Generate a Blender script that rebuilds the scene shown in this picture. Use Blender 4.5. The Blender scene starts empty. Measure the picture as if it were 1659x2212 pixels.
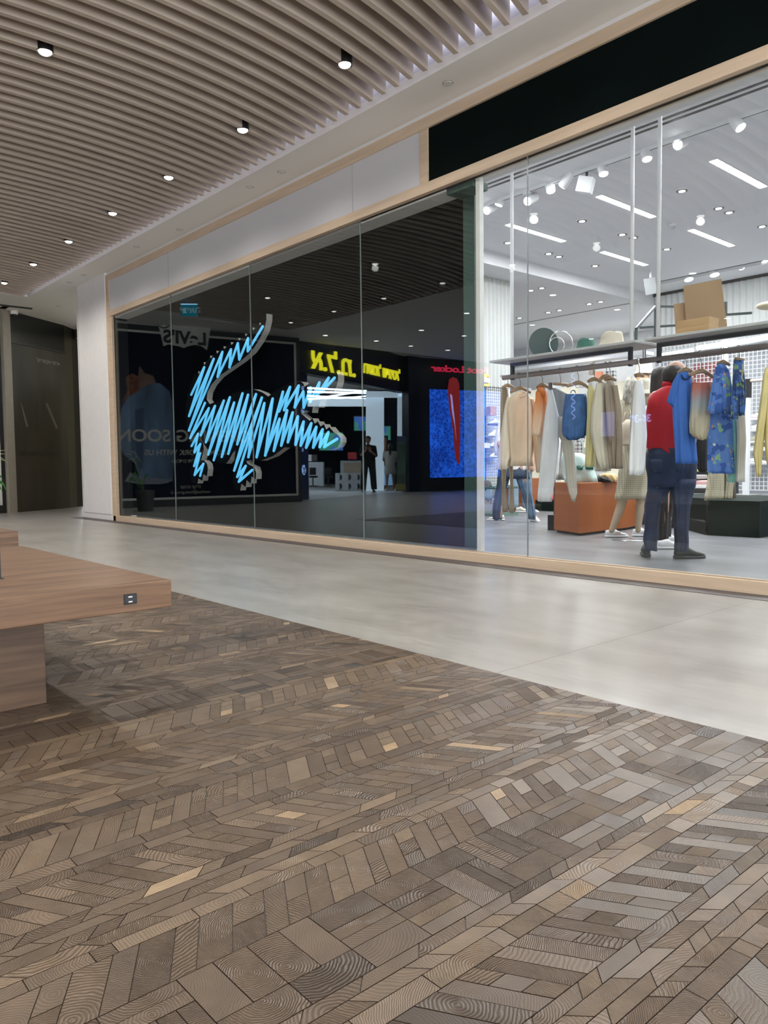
import bpy, bmesh, math, random
from mathutils import Vector, Matrix
from mathutils.geometry import tessellate_polygon
random.seed(7)
SC = bpy.context.scene
COL = SC.collection
PI = math.pi

# ---------------------------------------------------------------- camera
F = 1667.556
YAW, PIT, ROLL = [math.radians(a) for a in (41.22168, 3.38195, -0.64245)]
EYE = Vector((0, 0, 0.85))
FW = Vector((-math.cos(YAW)*math.cos(PIT), math.sin(YAW)*math.cos(PIT), -math.sin(PIT)))
_r = FW.cross(Vector((0, 0, 1))).normalized(); _u = _r.cross(FW)
RT = math.cos(ROLL)*_r + math.sin(ROLL)*_u
UP = -math.sin(ROLL)*_r + math.cos(ROLL)*_u
cd = bpy.data.cameras.new('camera'); cam = bpy.data.objects.new('camera', cd); COL.objects.link(cam)
cam.matrix_world = Matrix(((RT.x, UP.x, -FW.x, EYE.x), (RT.y, UP.y, -FW.y, EYE.y), (RT.z, UP.z, -FW.z, EYE.z), (0, 0, 0, 1)))
cd.sensor_fit = 'HORIZONTAL'; cd.sensor_width = 36; cd.lens = F/1659*36
cd.clip_start = 0.02; cd.clip_end = 200
SC.camera = cam

# ---------------------------------------------------------------- world, exposure
w = bpy.data.worlds.new('world'); SC.world = w; w.use_nodes = True
w.node_tree.nodes['Background'].inputs[0].default_value = (0.95, 0.97, 1.0, 1)
w.node_tree.nodes['Background'].inputs[1].default_value = 4.6
SC.view_settings.view_transform = 'Standard'; SC.view_settings.look = 'None'
SC.view_settings.exposure = 0.0; SC.view_settings.gamma = 1; SC.view_settings.use_curve_mapping = False
SC.cycles.max_bounces = 7; SC.cycles.diffuse_bounces = 4; SC.cycles.glossy_bounces = 4
SC.cycles.transparent_max_bounces = 16; SC.cycles.transmission_bounces = 4
SC.cycles.sample_clamp_indirect = 4.0; SC.cycles.use_denoising = True
SC.cycles.caustics_reflective = False; SC.cycles.caustics_refractive = False
MALL_W = 80.0        # one mall downlight
SHOP_W = 76.0        # one linear lamp in the shop
SPOT_W = 36.0        # one track spot

# ---------------------------------------------------------------- pixel <-> place helpers
def ray(x, y): return FW + RT*((x-829.5)/F) - UP*((y-1106)/F)
def at_y(x, y, Y): d = ray(x, y); return EYE + d*(Y/d.y)
def at_z(x, y, z): d = ray(x, y); return EYE + d*((z-EYE.z)/d.z)
def fl(x, y): return at_z(x, y, 0)
def dp(x, y, D): return EYE + ray(x, y)*D
GY = 5.09            # glass plane
def mir(p): return Vector((p.x, 2*GY-p.y, p.z))
def on_seg(x, y, A, B, mirrored=False):
    """where the pixel's ray meets the vertical plane through A,B: (distance along AB, z)"""
    o = EYE.copy(); d = ray(x, y)
    if mirrored: o = mir(o); d = Vector((d.x, -d.y, d.z))
    A = Vector(A); B = Vector(B); u = (B-A).normalized(); n = Vector((-u.y, u.x))
    t = (Vector((A.x-o.x, A.y-o.y)).dot(n))/(d.x*n.x+d.y*n.y)
    p = o + d*t
    return (Vector((p.x, p.y))-A).dot(u), p.z

# ---------------------------------------------------------------- materials
_mats = {}
def nt(name):
    m = bpy.data.materials.new(name); m.use_nodes = True
    return m, m.node_tree, m.node_tree.nodes, m.node_tree.links, m.node_tree.nodes['Principled BSDF']
def mat(name, col, rough=0.6, metal=0.0, emit=None, es=0.0, var=0.06, scale=8.0, bump=0.0, bscale=60.0, spec=0.5, stretch=(1, 1, 1)):
    if name in _mats: return _mats[name]
    m, t, N, L, b = nt(name)
    b.inputs['Roughness'].default_value = rough; b.inputs['Metallic'].default_value = metal
    b.inputs['Specular IOR Level'].default_value = spec
    tc = N.new('ShaderNodeTexCoord'); mp = N.new('ShaderNodeMapping'); mp.inputs['Scale'].default_value = stretch
    L.new(tc.outputs['Object'], mp.inputs[0])
    nz = N.new('ShaderNodeTexNoise'); nz.inputs['Scale'].default_value = scale; nz.inputs['Detail'].default_value = 4
    L.new(mp.outputs[0], nz.inputs['Vector'])
    r = N.new('ShaderNodeValToRGB')
    r.color_ramp.elements[0].position = 0.3; r.color_ramp.elements[1].position = 0.7
    r.color_ramp.elements[0].color = tuple(c*(1-var) for c in col)+(1,)
    r.color_ramp.elements[1].color = tuple(min(1, c*(1+var)) for c in col)+(1,)
    L.new(nz.outputs['Fac'], r.inputs[0]); L.new(r.outputs[0], b.inputs['Base Color'])
    if emit is not None:
        b.inputs['Emission Color'].default_value = tuple(emit)+(1,); b.inputs['Emission Strength'].default_value = es
    if bump > 0:
        n2 = N.new('ShaderNodeTexNoise'); n2.inputs['Scale'].default_value = bscale; n2.inputs['Detail'].default_value = 3
        L.new(mp.outputs[0], n2.inputs['Vector'])
        bp = N.new('ShaderNodeBump'); bp.inputs['Strength'].default_value = bump; bp.inputs['Distance'].default_value = 0.01
        L.new(n2.outputs['Fac'], bp.inputs['Height']); L.new(bp.outputs[0], b.inputs['Normal'])
    _mats[name] = m; return m

def glass_mat():
    m, t, N, L, b = nt('clear_glass'); N.remove(b)
    tr = N.new('ShaderNodeBsdfTransparent'); tr.inputs[0].default_value = (0.97, 0.985, 0.98, 1)
    gl = N.new('ShaderNodeBsdfGlossy'); gl.inputs['Roughness'].default_value = 0.0; gl.inputs[0].default_value = (0.9, 0.97, 1, 1)
    lw = N.new('ShaderNodeLayerWeight'); lw.inputs['Blend'].default_value = 0.5     # Schlick reflectance of one glass face
    pw = N.new('ShaderNodeMath'); pw.operation = 'POWER'; pw.inputs[1].default_value = 5; L.new(lw.outputs['Facing'], pw.inputs[0])
    fr = N.new('ShaderNodeMath'); fr.operation = 'MULTIPLY_ADD'; fr.inputs[1].default_value = 0.95; fr.inputs[2].default_value = 0.05; L.new(pw.outputs[0], fr.inputs[0])
    mx = N.new('ShaderNodeMixShader')
    L.new(fr.outputs[0], mx.inputs[0]); L.new(tr.outputs[0], mx.inputs[1]); L.new(gl.outputs[0], mx.inputs[2])
    L.new(mx.outputs[0], N['Material Output'].inputs[0]); return m

def tile_mat():
    m, t, N, L, b = nt('pale_tile')
    tc = N.new('ShaderNodeTexCoord')
    mp = N.new('ShaderNodeMapping'); mp.inputs['Scale'].default_value = (1.0, 2.6, 1); L.new(tc.outputs['Object'], mp.inputs[0])
    n1 = N.new('ShaderNodeTexNoise'); n1.inputs['Scale'].default_value = 1.1; n1.inputs['Detail'].default_value = 8; n1.inputs['Roughness'].default_value = 0.65
    n2 = N.new('ShaderNodeTexNoise'); n2.inputs['Scale'].default_value = 9; n2.inputs['Detail'].default_value = 6
    L.new(mp.outputs[0], n1.inputs['Vector']); L.new(mp.outputs[0], n2.inputs['Vector'])
    r = N.new('ShaderNodeValToRGB'); r.color_ramp.elements[0].position = 0.32; r.color_ramp.elements[1].position = 0.68
    r.color_ramp.elements[0].color = (0.262, 0.248, 0.225, 1); r.color_ramp.elements[1].color = (0.365, 0.350, 0.325, 1)
    L.new(n1.outputs['Fac'], r.inputs[0])
    fk = N.new('ShaderNodeMapRange'); fk.inputs[1].default_value = 0.3; fk.inputs[2].default_value = 0.7; fk.inputs[3].default_value = 0.92; fk.inputs[4].default_value = 1.05
    L.new(n2.outputs['Fac'], fk.inputs[0])
    sc_ = N.new('ShaderNodeVectorMath'); sc_.operation = 'SCALE'; L.new(r.outputs[0], sc_.inputs[0]); L.new(fk.outputs[0], sc_.inputs['Scale'])
    # joints: every 2.12 m along x, one along y
    sx = N.new('ShaderNodeSeparateXYZ'); L.new(tc.outputs['Object'], sx.inputs[0])
    def line(sock, off, per):
        a = N.new('ShaderNodeMath'); a.operation = 'ADD'; a.inputs[1].default_value = off; L.new(sock, a.inputs[0])
        p = N.new('ShaderNodeMath'); p.operation = 'PINGPONG'; p.inputs[1].default_value = per/2; L.new(a.outputs[0], p.inputs[0])
        c = N.new('ShaderNodeMath'); c.operation = 'LESS_THAN'; c.inputs[1].default_value = 0.0028; L.new(p.outputs[0], c.inputs[0]); return c
    c1 = line(sx.outputs[0], 2.045, 2.95)
    m2 = N.new('ShaderNodeMix'); m2.data_type = 'RGBA'; m2.inputs[7].default_value = (0.17, 0.15, 0.13, 1)
    L.new(c1.outputs[0], m2.inputs[0]); L.new(sc_.outputs[0], m2.inputs[6]); L.new(m2.outputs[2], b.inputs['Base Color'])
    rr = N.new('ShaderNodeMapRange'); rr.inputs[3].default_value = 0.24; rr.inputs[4].default_value = 0.40
    L.new(n2.outputs['Fac'], rr.inputs[0]); L.new(rr.outputs[0], b.inputs['Roughness'])
    return m

def mosaic_mat():
    """end-grain blocks: per-block UV centred on its growth rings, per-block tone in the colour attribute"""
    m, t, N, L, b = nt('end_grain_wood')
    uv = N.new('ShaderNodeUVMap'); uv.uv_map = 'rings'
    at = N.new('ShaderNodeAttribute'); at.attribute_name = 'tone'
    sep = N.new('ShaderNodeSeparateColor'); L.new(at.outputs['Color'], sep.inputs[0])
    nz = N.new('ShaderNodeTexNoise'); nz.inputs['Scale'].default_value = 22; nz.inputs['Detail'].default_value = 3
    L.new(uv.outputs[0], nz.inputs['Vector'])
    ln = N.new('ShaderNodeVectorMath'); ln.operation = 'LENGTH'; L.new(uv.outputs[0], ln.inputs[0])
    ad = N.new('ShaderNodeMath'); ad.operation = 'MULTIPLY_ADD'; ad.inputs[1].default_value = 0.02
    L.new(nz.outputs['Fac'], ad.inputs[0]); L.new(ln.outputs['Value'], ad.inputs[2])
    fq = N.new('ShaderNodeMapRange'); fq.inputs[3].default_value = 700; fq.inputs[4].default_value = 1800; L.new(sep.outputs[1], fq.inputs[0])
    mu = N.new('ShaderNodeMath'); mu.operation = 'MULTIPLY'; L.new(ad.outputs[0], mu.inputs[0]); L.new(fq.outputs[0], mu.inputs[1])
    sn = N.new('ShaderNodeMath'); sn.operation = 'SINE'; L.new(mu.outputs[0], sn.inputs[0])
    n3 = N.new('ShaderNodeTexNoise'); n3.inputs['Scale'].default_value = 14; n3.inputs['Detail'].default_value = 4; L.new(uv.outputs[0], n3.inputs['Vector'])
    # tone ramp
    r = N.new('ShaderNodeValToRGB'); e = r.color_ramp.elements
    e[0].position = 0; e[0].color = (0.048, 0.031, 0.020, 1)
    e[1].position = 1; e[1].color = (0.38, 0.265, 0.155, 1)
    for p, c in ((0.25, (0.086, 0.057, 0.036)), (0.5, (0.128, 0.087, 0.055)), (0.8, (0.188, 0.132, 0.083))):
        q = e.new(p); q.color = c+(1,)
    L.new(sep.outputs[0], r.inputs[0])
    k = N.new('ShaderNodeMapRange'); k.inputs[1].default_value = -1; k.inputs[3].default_value = 1.12; k.inputs[4].default_value = 0.72
    L.new(sn.outputs[0], k.inputs[0])
    k2 = N.new('ShaderNodeMapRange'); k2.inputs[1].default_value = 0.3; k2.inputs[2].default_value = 0.7; k2.inputs[3].default_value = 0.82; k2.inputs[4].default_value = 1.16
    L.new(n3.outputs['Fac'], k2.inputs[0])
    kk = N.new('ShaderNodeMath'); kk.operation = 'MULTIPLY'; L.new(k.outputs[0], kk.inputs[0]); L.new(k2.outputs[0], kk.inputs[1])
    vm = N.new('ShaderNodeVectorMath'); vm.operation = 'SCALE'; L.new(r.outputs[0], vm.inputs[0]); L.new(kk.outputs[0], vm.inputs['Scale'])
    L.new(vm.outputs[0], b.inputs['Base Color'])
    b.inputs['Roughness'].default_value = 0.36
    hm = N.new('ShaderNodeMath'); hm.operation = 'MULTIPLY'; L.new(sn.outputs[0], hm.inputs[0]); L.new(sep.outputs[2], hm.inputs[1])
    bp = N.new('ShaderNodeBump'); bp.inputs['Strength'].default_value = 1.0; bp.inputs['Distance'].default_value = 0.0007
    bp.invert = True
    L.new(hm.outputs[0], bp.inputs['Height']); L.new(bp.outputs[0], b.inputs['Normal'])
    return m

def wood_mat(name, c0, c1, rough=0.4, scale=1.6, stretch=(1, 14, 14), ns=6):
    m, t, N, L, b = nt(name)
    tc = N.new('ShaderNodeTexCoord'); mp = N.new('ShaderNodeMapping'); mp.inputs['Scale'].default_value = stretch
    L.new(tc.outputs['Object'], mp.inputs[0])
    nz = N.new('ShaderNodeTexNoise'); nz.inputs['Scale'].default_value = scale; nz.inputs['Detail'].default_value = ns; nz.inputs['Distortion'].default_value = 0.6
    L.new(mp.outputs[0], nz.inputs['Vector'])
    r = N.new('ShaderNodeValToRGB'); r.color_ramp.elements[0].position = 0.32; r.color_ramp.elements[1].position = 0.68
    r.color_ramp.elements[0].color = c0+(1,); r.color_ramp.elements[1].color = c1+(1,)
    L.new(nz.outputs['Fac'], r.inputs[0]); L.new(r.outputs[0], b.inputs['Base Color']); b.inputs['Roughness'].default_value = rough
    _mats[name] = m; return m

def grad_mat(name, stops, z0, z1, rough=0.85):
    """cloth dyed in bands along its height"""
    m, t, N, L, b = nt(name)
    tc = N.new('ShaderNodeTexCoord'); sx = N.new('ShaderNodeSeparateXYZ'); L.new(tc.outputs['Object'], sx.inputs[0])
    mr = N.new('ShaderNodeMapRange'); mr.inputs[1].default_value = z0; mr.inputs[2].default_value = z1; L.new(sx.outputs[2], mr.inputs[0])
    r = N.new('ShaderNodeValToRGB'); e = r.color_ramp.elements
    e[0].position = stops[0][0]; e[0].color = stops[0][1]+(1,); e[1].position = stops[-1][0]; e[1].color = stops[-1][1]+(1,)
    for p, c in stops[1:-1]: q = e.new(p); q.color = c+(1,)
    L.new(mr.outputs[0], r.inputs[0]); L.new(r.outputs[0], b.inputs['Base Color']); b.inputs['Roughness'].default_value = rough
    return m

def print_mat(name, base, cols, scale=14, rough=0.8):
    """printed cloth: patches of colour on a base"""
    m, t, N, L, b = nt(name)
    tc = N.new('ShaderNodeTexCoord'); prev = None
    for i, (c, th) in enumerate(cols):
        v = N.new('ShaderNodeTexNoise'); v.inputs['Scale'].default_value = scale*(1+0.35*i); v.inputs['Detail'].default_value = 2
        mp = N.new('ShaderNodeMapping'); mp.inputs['Location'].default_value = (3.1*i, 1.7*i, 5*i); L.new(tc.outputs['Object'], mp.inputs[0]); L.new(mp.outputs[0], v.inputs['Vector'])
        g = N.new('ShaderNodeMath'); g.operation = 'GREATER_THAN'; g.inputs[1].default_value = th; L.new(v.outputs['Fac'], g.inputs[0])
        mx = N.new('ShaderNodeMix'); mx.data_type = 'RGBA'; mx.inputs[7].default_value = c+(1,)
        if prev is None: mx.inputs[6].default_value = base+(1,)
        else: L.new(prev, mx.inputs[6])
        L.new(g.outputs[0], mx.inputs[0]); prev = mx.outputs[2]
    L.new(prev, b.inputs['Base Color']); b.inputs['Roughness'].default_value = rough
    return m

def plaid_mat(name, base, dark, per=0.022, rough=0.85):
    m, t, N, L, b = nt(name)
    tc = N.new('ShaderNodeTexCoord')
    mp = N.new('ShaderNodeMapping'); mp.inputs['Rotation'].default_value = (0, 0, math.radians(41)); L.new(tc.outputs['Object'], mp.inputs[0])
    sx = N.new('ShaderNodeSeparateXYZ'); L.new(mp.outputs[0], sx.inputs[0])
    o = []
    for s in (sx.outputs[1], sx.outputs[2]):
        p = N.new('ShaderNodeMath'); p.operation = 'PINGPONG'; p.inputs[1].default_value = per/2; L.new(s, p.inputs[0])
        c = N.new('ShaderNodeMath'); c.operation = 'LESS_THAN'; c.inputs[1].default_value = per*0.16; L.new(p.outputs[0], c.inputs[0]); o.append(c)
    a = N.new('ShaderNodeMath'); a.operation = 'ADD'; L.new(o[0].outputs[0], a.inputs[0]); L.new(o[1].outputs[0], a.inputs[1])
    h = N.new('ShaderNodeMath'); h.operation = 'MULTIPLY'; h.inputs[1].default_value = 0.5; L.new(a.outputs[0], h.inputs[0])
    mx = N.new('ShaderNodeMix'); mx.data_type = 'RGBA'; mx.inputs[6].default_value = base+(1,); mx.inputs[7].default_value = dark+(1,)
    L.new(h.outputs[0], mx.inputs[0]); L.new(mx.outputs[2], b.inputs['Base Color']); b.inputs['Roughness'].default_value = rough
    return m

WHITE = mat('white_paint', (0.80, 0.79, 0.77), 0.7, var=0.02)
CEIL = mat('ceiling_paint', (0.86, 0.84, 0.80), 0.8, var=0.02, scale=0.8)
BLACK = mat('black_metal', (0.012, 0.012, 0.013), 0.45)
CHROME = mat('chrome', (0.6, 0.6, 0.6), 0.15, 1.0)
STEEL = mat('steel', (0.22, 0.20, 0.19), 0.35, 0.9)
GLASS = glass_mat()
OAK = wood_mat('pale_oak', (0.56, 0.435, 0.305), (0.66, 0.52, 0.38), 0.5)
WALNUT = wood_mat('walnut', (0.105, 0.055, 0.029), (0.21, 0.118, 0.064), 0.38, 1.5, (22, 1.6, 30))
HANG = wood_mat('hanger_wood', (0.33, 0.22, 0.13), (0.42, 0.29, 0.18), 0.45, 6)
SHOPW = mat('shop_white', (0.78, 0.79, 0.81), 0.6, var=0.02)
DGREEN = mat('dark_green', (0.004, 0.012, 0.010), 0.6, var=0.08, spec=0.15)
SKIN = mat('skin', (0.45, 0.27, 0.19), 0.55, var=0.08)
HAIRM = mat('dark_hair', (0.016, 0.012, 0.010), 0.5, var=0.3, scale=60)

# ---------------------------------------------------------------- mesh helpers
class MB:
    def __init__(s): s.v = []; s.f = []; s.mi = []
    def add(s, vs, fs, mi=0):
        k = len(s.v); s.v += [tuple(p) for p in vs]; s.f += [tuple(k+i for i in f) for f in fs]; s.mi += [mi]*len(fs); return s
    def box(s, c, sz, rz=0.0, mi=0, M=None):
        hx, hy, hz = sz[0]/2, sz[1]/2, sz[2]/2; q = []
        ca, sa = math.cos(rz), math.sin(rz)
        for z in (-hz, hz):
            for x, y in ((-hx, -hy), (hx, -hy), (hx, hy), (-hx, hy)):
                if M is not None: q.append(M @ Vector((x, y, z)) + Vector(c))
                else: q.append((c[0]+x*ca-y*sa, c[1]+x*sa+y*ca, c[2]+z))
        return s.add(q, [(0, 3, 2, 1), (4, 5, 6, 7), (0, 1, 5, 4), (1, 2, 6, 5), (2, 3, 7, 6), (3, 0, 4, 7)], mi)
    def b2(s, x0, x1, y0, y1, z0, z1, mi=0): return s.box(((x0+x1)/2, (y0+y1)/2, (z0+z1)/2), (abs(x1-x0), abs(y1-y0), abs(z1-z0)), mi=mi)
    def cyl(s, p0, p1, r0, r1=None, n=16, mi=0, cap=True):
        p0 = Vector(p0); p1 = Vector(p1); r1 = r0 if r1 is None else r1
        d = (p1-p0).normalized(); a = d.orthogonal().normalized(); b = d.cross(a); vs = []
        for p, r in ((p0, r0), (p1, r1)):
            for i in range(n):
                t = 2*PI*i/n; vs.append(p + a*(r*math.cos(t)) + b*(r*math.sin(t)))
        fs = [(i, (i+1) % n, n+(i+1) % n, n+i) for i in range(n)]
        if cap: fs += [tuple(range(n-1, -1, -1)), tuple(range(n, 2*n))]
        return s.add(vs, fs, mi)
    def tube(s, pts, r, n=8, mi=0, cap=True):
        pts = [Vector(p) for p in pts]; rings = []; m = len(pts)
        rr = r if isinstance(r, (list, tuple)) else [r]*m
        prev = None
        for i, p in enumerate(pts):
            d = (pts[min(i+1, m-1)]-pts[max(i-1, 0)]); d = d.normalized() if d.length > 1e-9 else Vector((0, 0, 1))
            a = d.orthogonal().normalized() if prev is None else (prev - d*prev.dot(d)).normalized()
            prev = a; b = d.cross(a)
            rings.append([p + a*(rr[i]*math.cos(2*PI*k/n)) + b*(rr[i]*math.sin(2*PI*k/n)) for k in range(n)])
        vs = [q for g in rings for q in g]; fs = []
        for i in range(m-1):
            for k in range(n): fs.append((i*n+k, i*n+(k+1) % n, (i+1)*n+(k+1) % n, (i+1)*n+k))
        if cap: fs += [tuple(range(n-1, -1, -1)), tuple(range((m-1)*n, m*n))]
        return s.add(vs, fs, mi)
    def ell(s, c, r, n=16, m=10, mi=0, M=None, cut=-1.0):
        vs = []; fs = []; c = Vector(c)
        t0 = math.asin(max(-1, cut))
        for j in range(m+1):
            t = t0 + (PI/2-t0)*j/m
            for i in range(n):
                a = 2*PI*i/n; v = Vector((r[0]*math.cos(t)*math.cos(a), r[1]*math.cos(t)*math.sin(a), r[2]*math.sin(t)))
                vs.append(c + (M @ v if M is not None else v))
        for j in range(m):
            for i in range(n): fs.append((j*n+i, j*n+(i+1) % n, (j+1)*n+(i+1) % n, (j+1)*n+i))
        fs.append(tuple(range(n-1, -1, -1)))
        return s.add(vs, fs, mi)
    def prism(s, poly, frame, d, mi=0, mi_side=None):
        """poly: 2D points; frame(u,v,w)->3D; extruded from w=0 to w=d"""
        n = len(poly); tri = tessellate_polygon([[Vector((p[0], p[1], 0)) for p in poly]])
        vs = [frame(p[0], p[1], 0) for p in poly]+[frame(p[0], p[1], d) for p in poly]
        s.add(vs, [tuple(t) for t in tri]+[tuple(n+i for i in reversed(t)) for t in tri], mi)
        k = len(s.v)-2*n
        for i in range(n):
            j = (i+1) % n; s.f.append((k+i, k+j, k+n+j, k+n+i)); s.mi.append(mi if mi_side is None else mi_side)
        return s
    def loft(s, rings, cap=True, mi=0):
        n = len(rings[0]); vs = [q for g in rings for q in g]; fs = []
        for i in range(len(rings)-1):
            for k in range(n): fs.append((i*n+k, i*n+(k+1) % n, (i+1)*n+(k+1) % n, (i+1)*n+k))
        if cap: fs += [tuple(range(n-1, -1, -1)), tuple(range((len(rings)-1)*n, len(rings)*n))]
        return s.add(vs, fs, mi)
    def build(s, name, m, parent=None, smooth=False, bevel=0.0, remesh=0.0, relax=0, origin=None, sub=0):
        me = bpy.data.meshes.new(name)
        o = Vector(origin) if origin is not None else Vector((0, 0, 0))
        me.from_pydata([tuple(Vector(v)-o) for v in s.v], [], s.f)
        ms = m if isinstance(m, (list, tuple)) else [m]
        for x in ms: me.materials.append(x)
        if len(ms) > 1:
            for p, i in zip(me.polygons, s.mi): p.material_index = i
        bm = bmesh.new(); bm.from_mesh(me); bmesh.ops.recalc_face_normals(bm, faces=bm.faces[:]); bm.to_mesh(me); bm.free()
        ob = bpy.data.objects.new(name, me); COL.objects.link(ob); ob.location = o
        if parent is not None: ob.parent = parent; ob.location = o - parent_loc(parent)
        if remesh:
            r = ob.modifiers.new('remesh', 'REMESH'); r.mode = 'VOXEL'; r.voxel_size = remesh; r.use_smooth_shade = True
            if relax: q = ob.modifiers.new('relax', 'SMOOTH'); q.iterations = relax; q.factor = 0.5
        if bevel: q = ob.modifiers.new('bevel', 'BEVEL'); q.width = bevel; q.segments = 2; q.limit_method = 'ANGLE'
        if sub: q = ob.modifiers.new('sub', 'SUBSURF'); q.levels = sub; q.render_levels = sub
        if smooth:
            for p in me.polygons: p.use_smooth = True
        return ob
def parent_loc(p):
    v = Vector((0, 0, 0))
    while p is not None: v += p.location; p = p.parent
    return v
def tag(o, label=None, cat=None, group=None, kind=None):
    if label: o['label'] = label
    if cat: o['category'] = cat
    if group: o['group'] = group
    if kind: o['kind'] = kind
    return o
def thing(name, label, cat, loc=(0, 0, 0), group=None):
    o = bpy.data.objects.new(name, None); COL.objects.link(o); o.location = loc; o.empty_display_size = 0.05
    return tag(o, label, cat, group)
def struct(o): o['kind'] = 'structure'; return o
def text(name, body, size, M, m, parent=None, extrude=0.002, align='CENTER', bold=0.0, sx=1.0):
    c = bpy.data.curves.new(name, 'FONT'); c.body = body; c.size = size; c.extrude = extrude; c.align_x = align; c.align_y = 'CENTER'; c.offset = bold
    c.materials.append(m); o = bpy.data.objects.new(name, c); COL.objects.link(o)
    if parent is not None: o.parent = parent; M = Matrix.Translation(-parent_loc(parent)) @ M
    o.matrix_local = Matrix.Identity(4)
    bpy.context.view_layer.update()
    me = bpy.data.meshes.new_from_object(o.evaluated_get(bpy.context.evaluated_depsgraph_get()), depsgraph=bpy.context.evaluated_depsgraph_get())
    bpy.data.objects.remove(o); bpy.data.curves.remove(c)
    me.transform(Matrix.Diagonal((sx, 1, 1, 1))); me.name = name
    o = bpy.data.objects.new(name, me); COL.objects.link(o); o.parent = parent; o.matrix_local = M; return o
def seg_frame(A, B, s, z, out=0.0):
    """matrix on wall A->B (A is the left end for somebody facing it): x along, y up, z out of the wall"""
    A = Vector((A[0], A[1], 0)); B = Vector((B[0], B[1], 0)); u = (B-A).normalized(); n = Vector((u.y, -u.x, 0))
    p = A + u*s + n*out; p.z = z
    return Matrix(((u.x, 0, n.x, p.x), (u.y, 0, n.y, p.y), (0, 1, 0, p.z), (0, 0, 0, 1)))
def spot(name, loc, to, W, ang=100, size=0.05, col=(1, 0.93, 0.83), blend=0.6, parent=None):
    l = bpy.data.lights.new(name, 'SPOT'); l.energy = W; l.spot_size = math.radians(ang); l.spot_blend = blend; l.shadow_soft_size = size; l.color = col
    o = bpy.data.objects.new(name, l); COL.objects.link(o)
    d = Vector(to)-Vector(loc); o.rotation_euler = d.to_track_quat('-Z', 'Y').to_euler()
    o.location = Vector(loc)-(parent_loc(parent) if parent else Vector((0, 0, 0)))
    if parent: o.parent = parent
    return o

# ================================================================= MALL: floor, facade, ceiling
WE = 2.385                       # edge of the wooden floor
MB().b2(-32, 4, -14, 5.16, -0.06, 0.0).build('floor', tile_mat())
struct(bpy.data.objects['floor']); struct(MB().b2(-34, -13.6, 5.16, 10, -0.06, 0.0).build('floor_side', bpy.data.materials['pale_tile']))
struct(MB().b2(-13.98, 3, 4.845, 5.6, -0.02, 0.003).build('floor_trim_1', mat('dark_threshold', (0.075, 0.062, 0.062), 0.5)))
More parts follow.
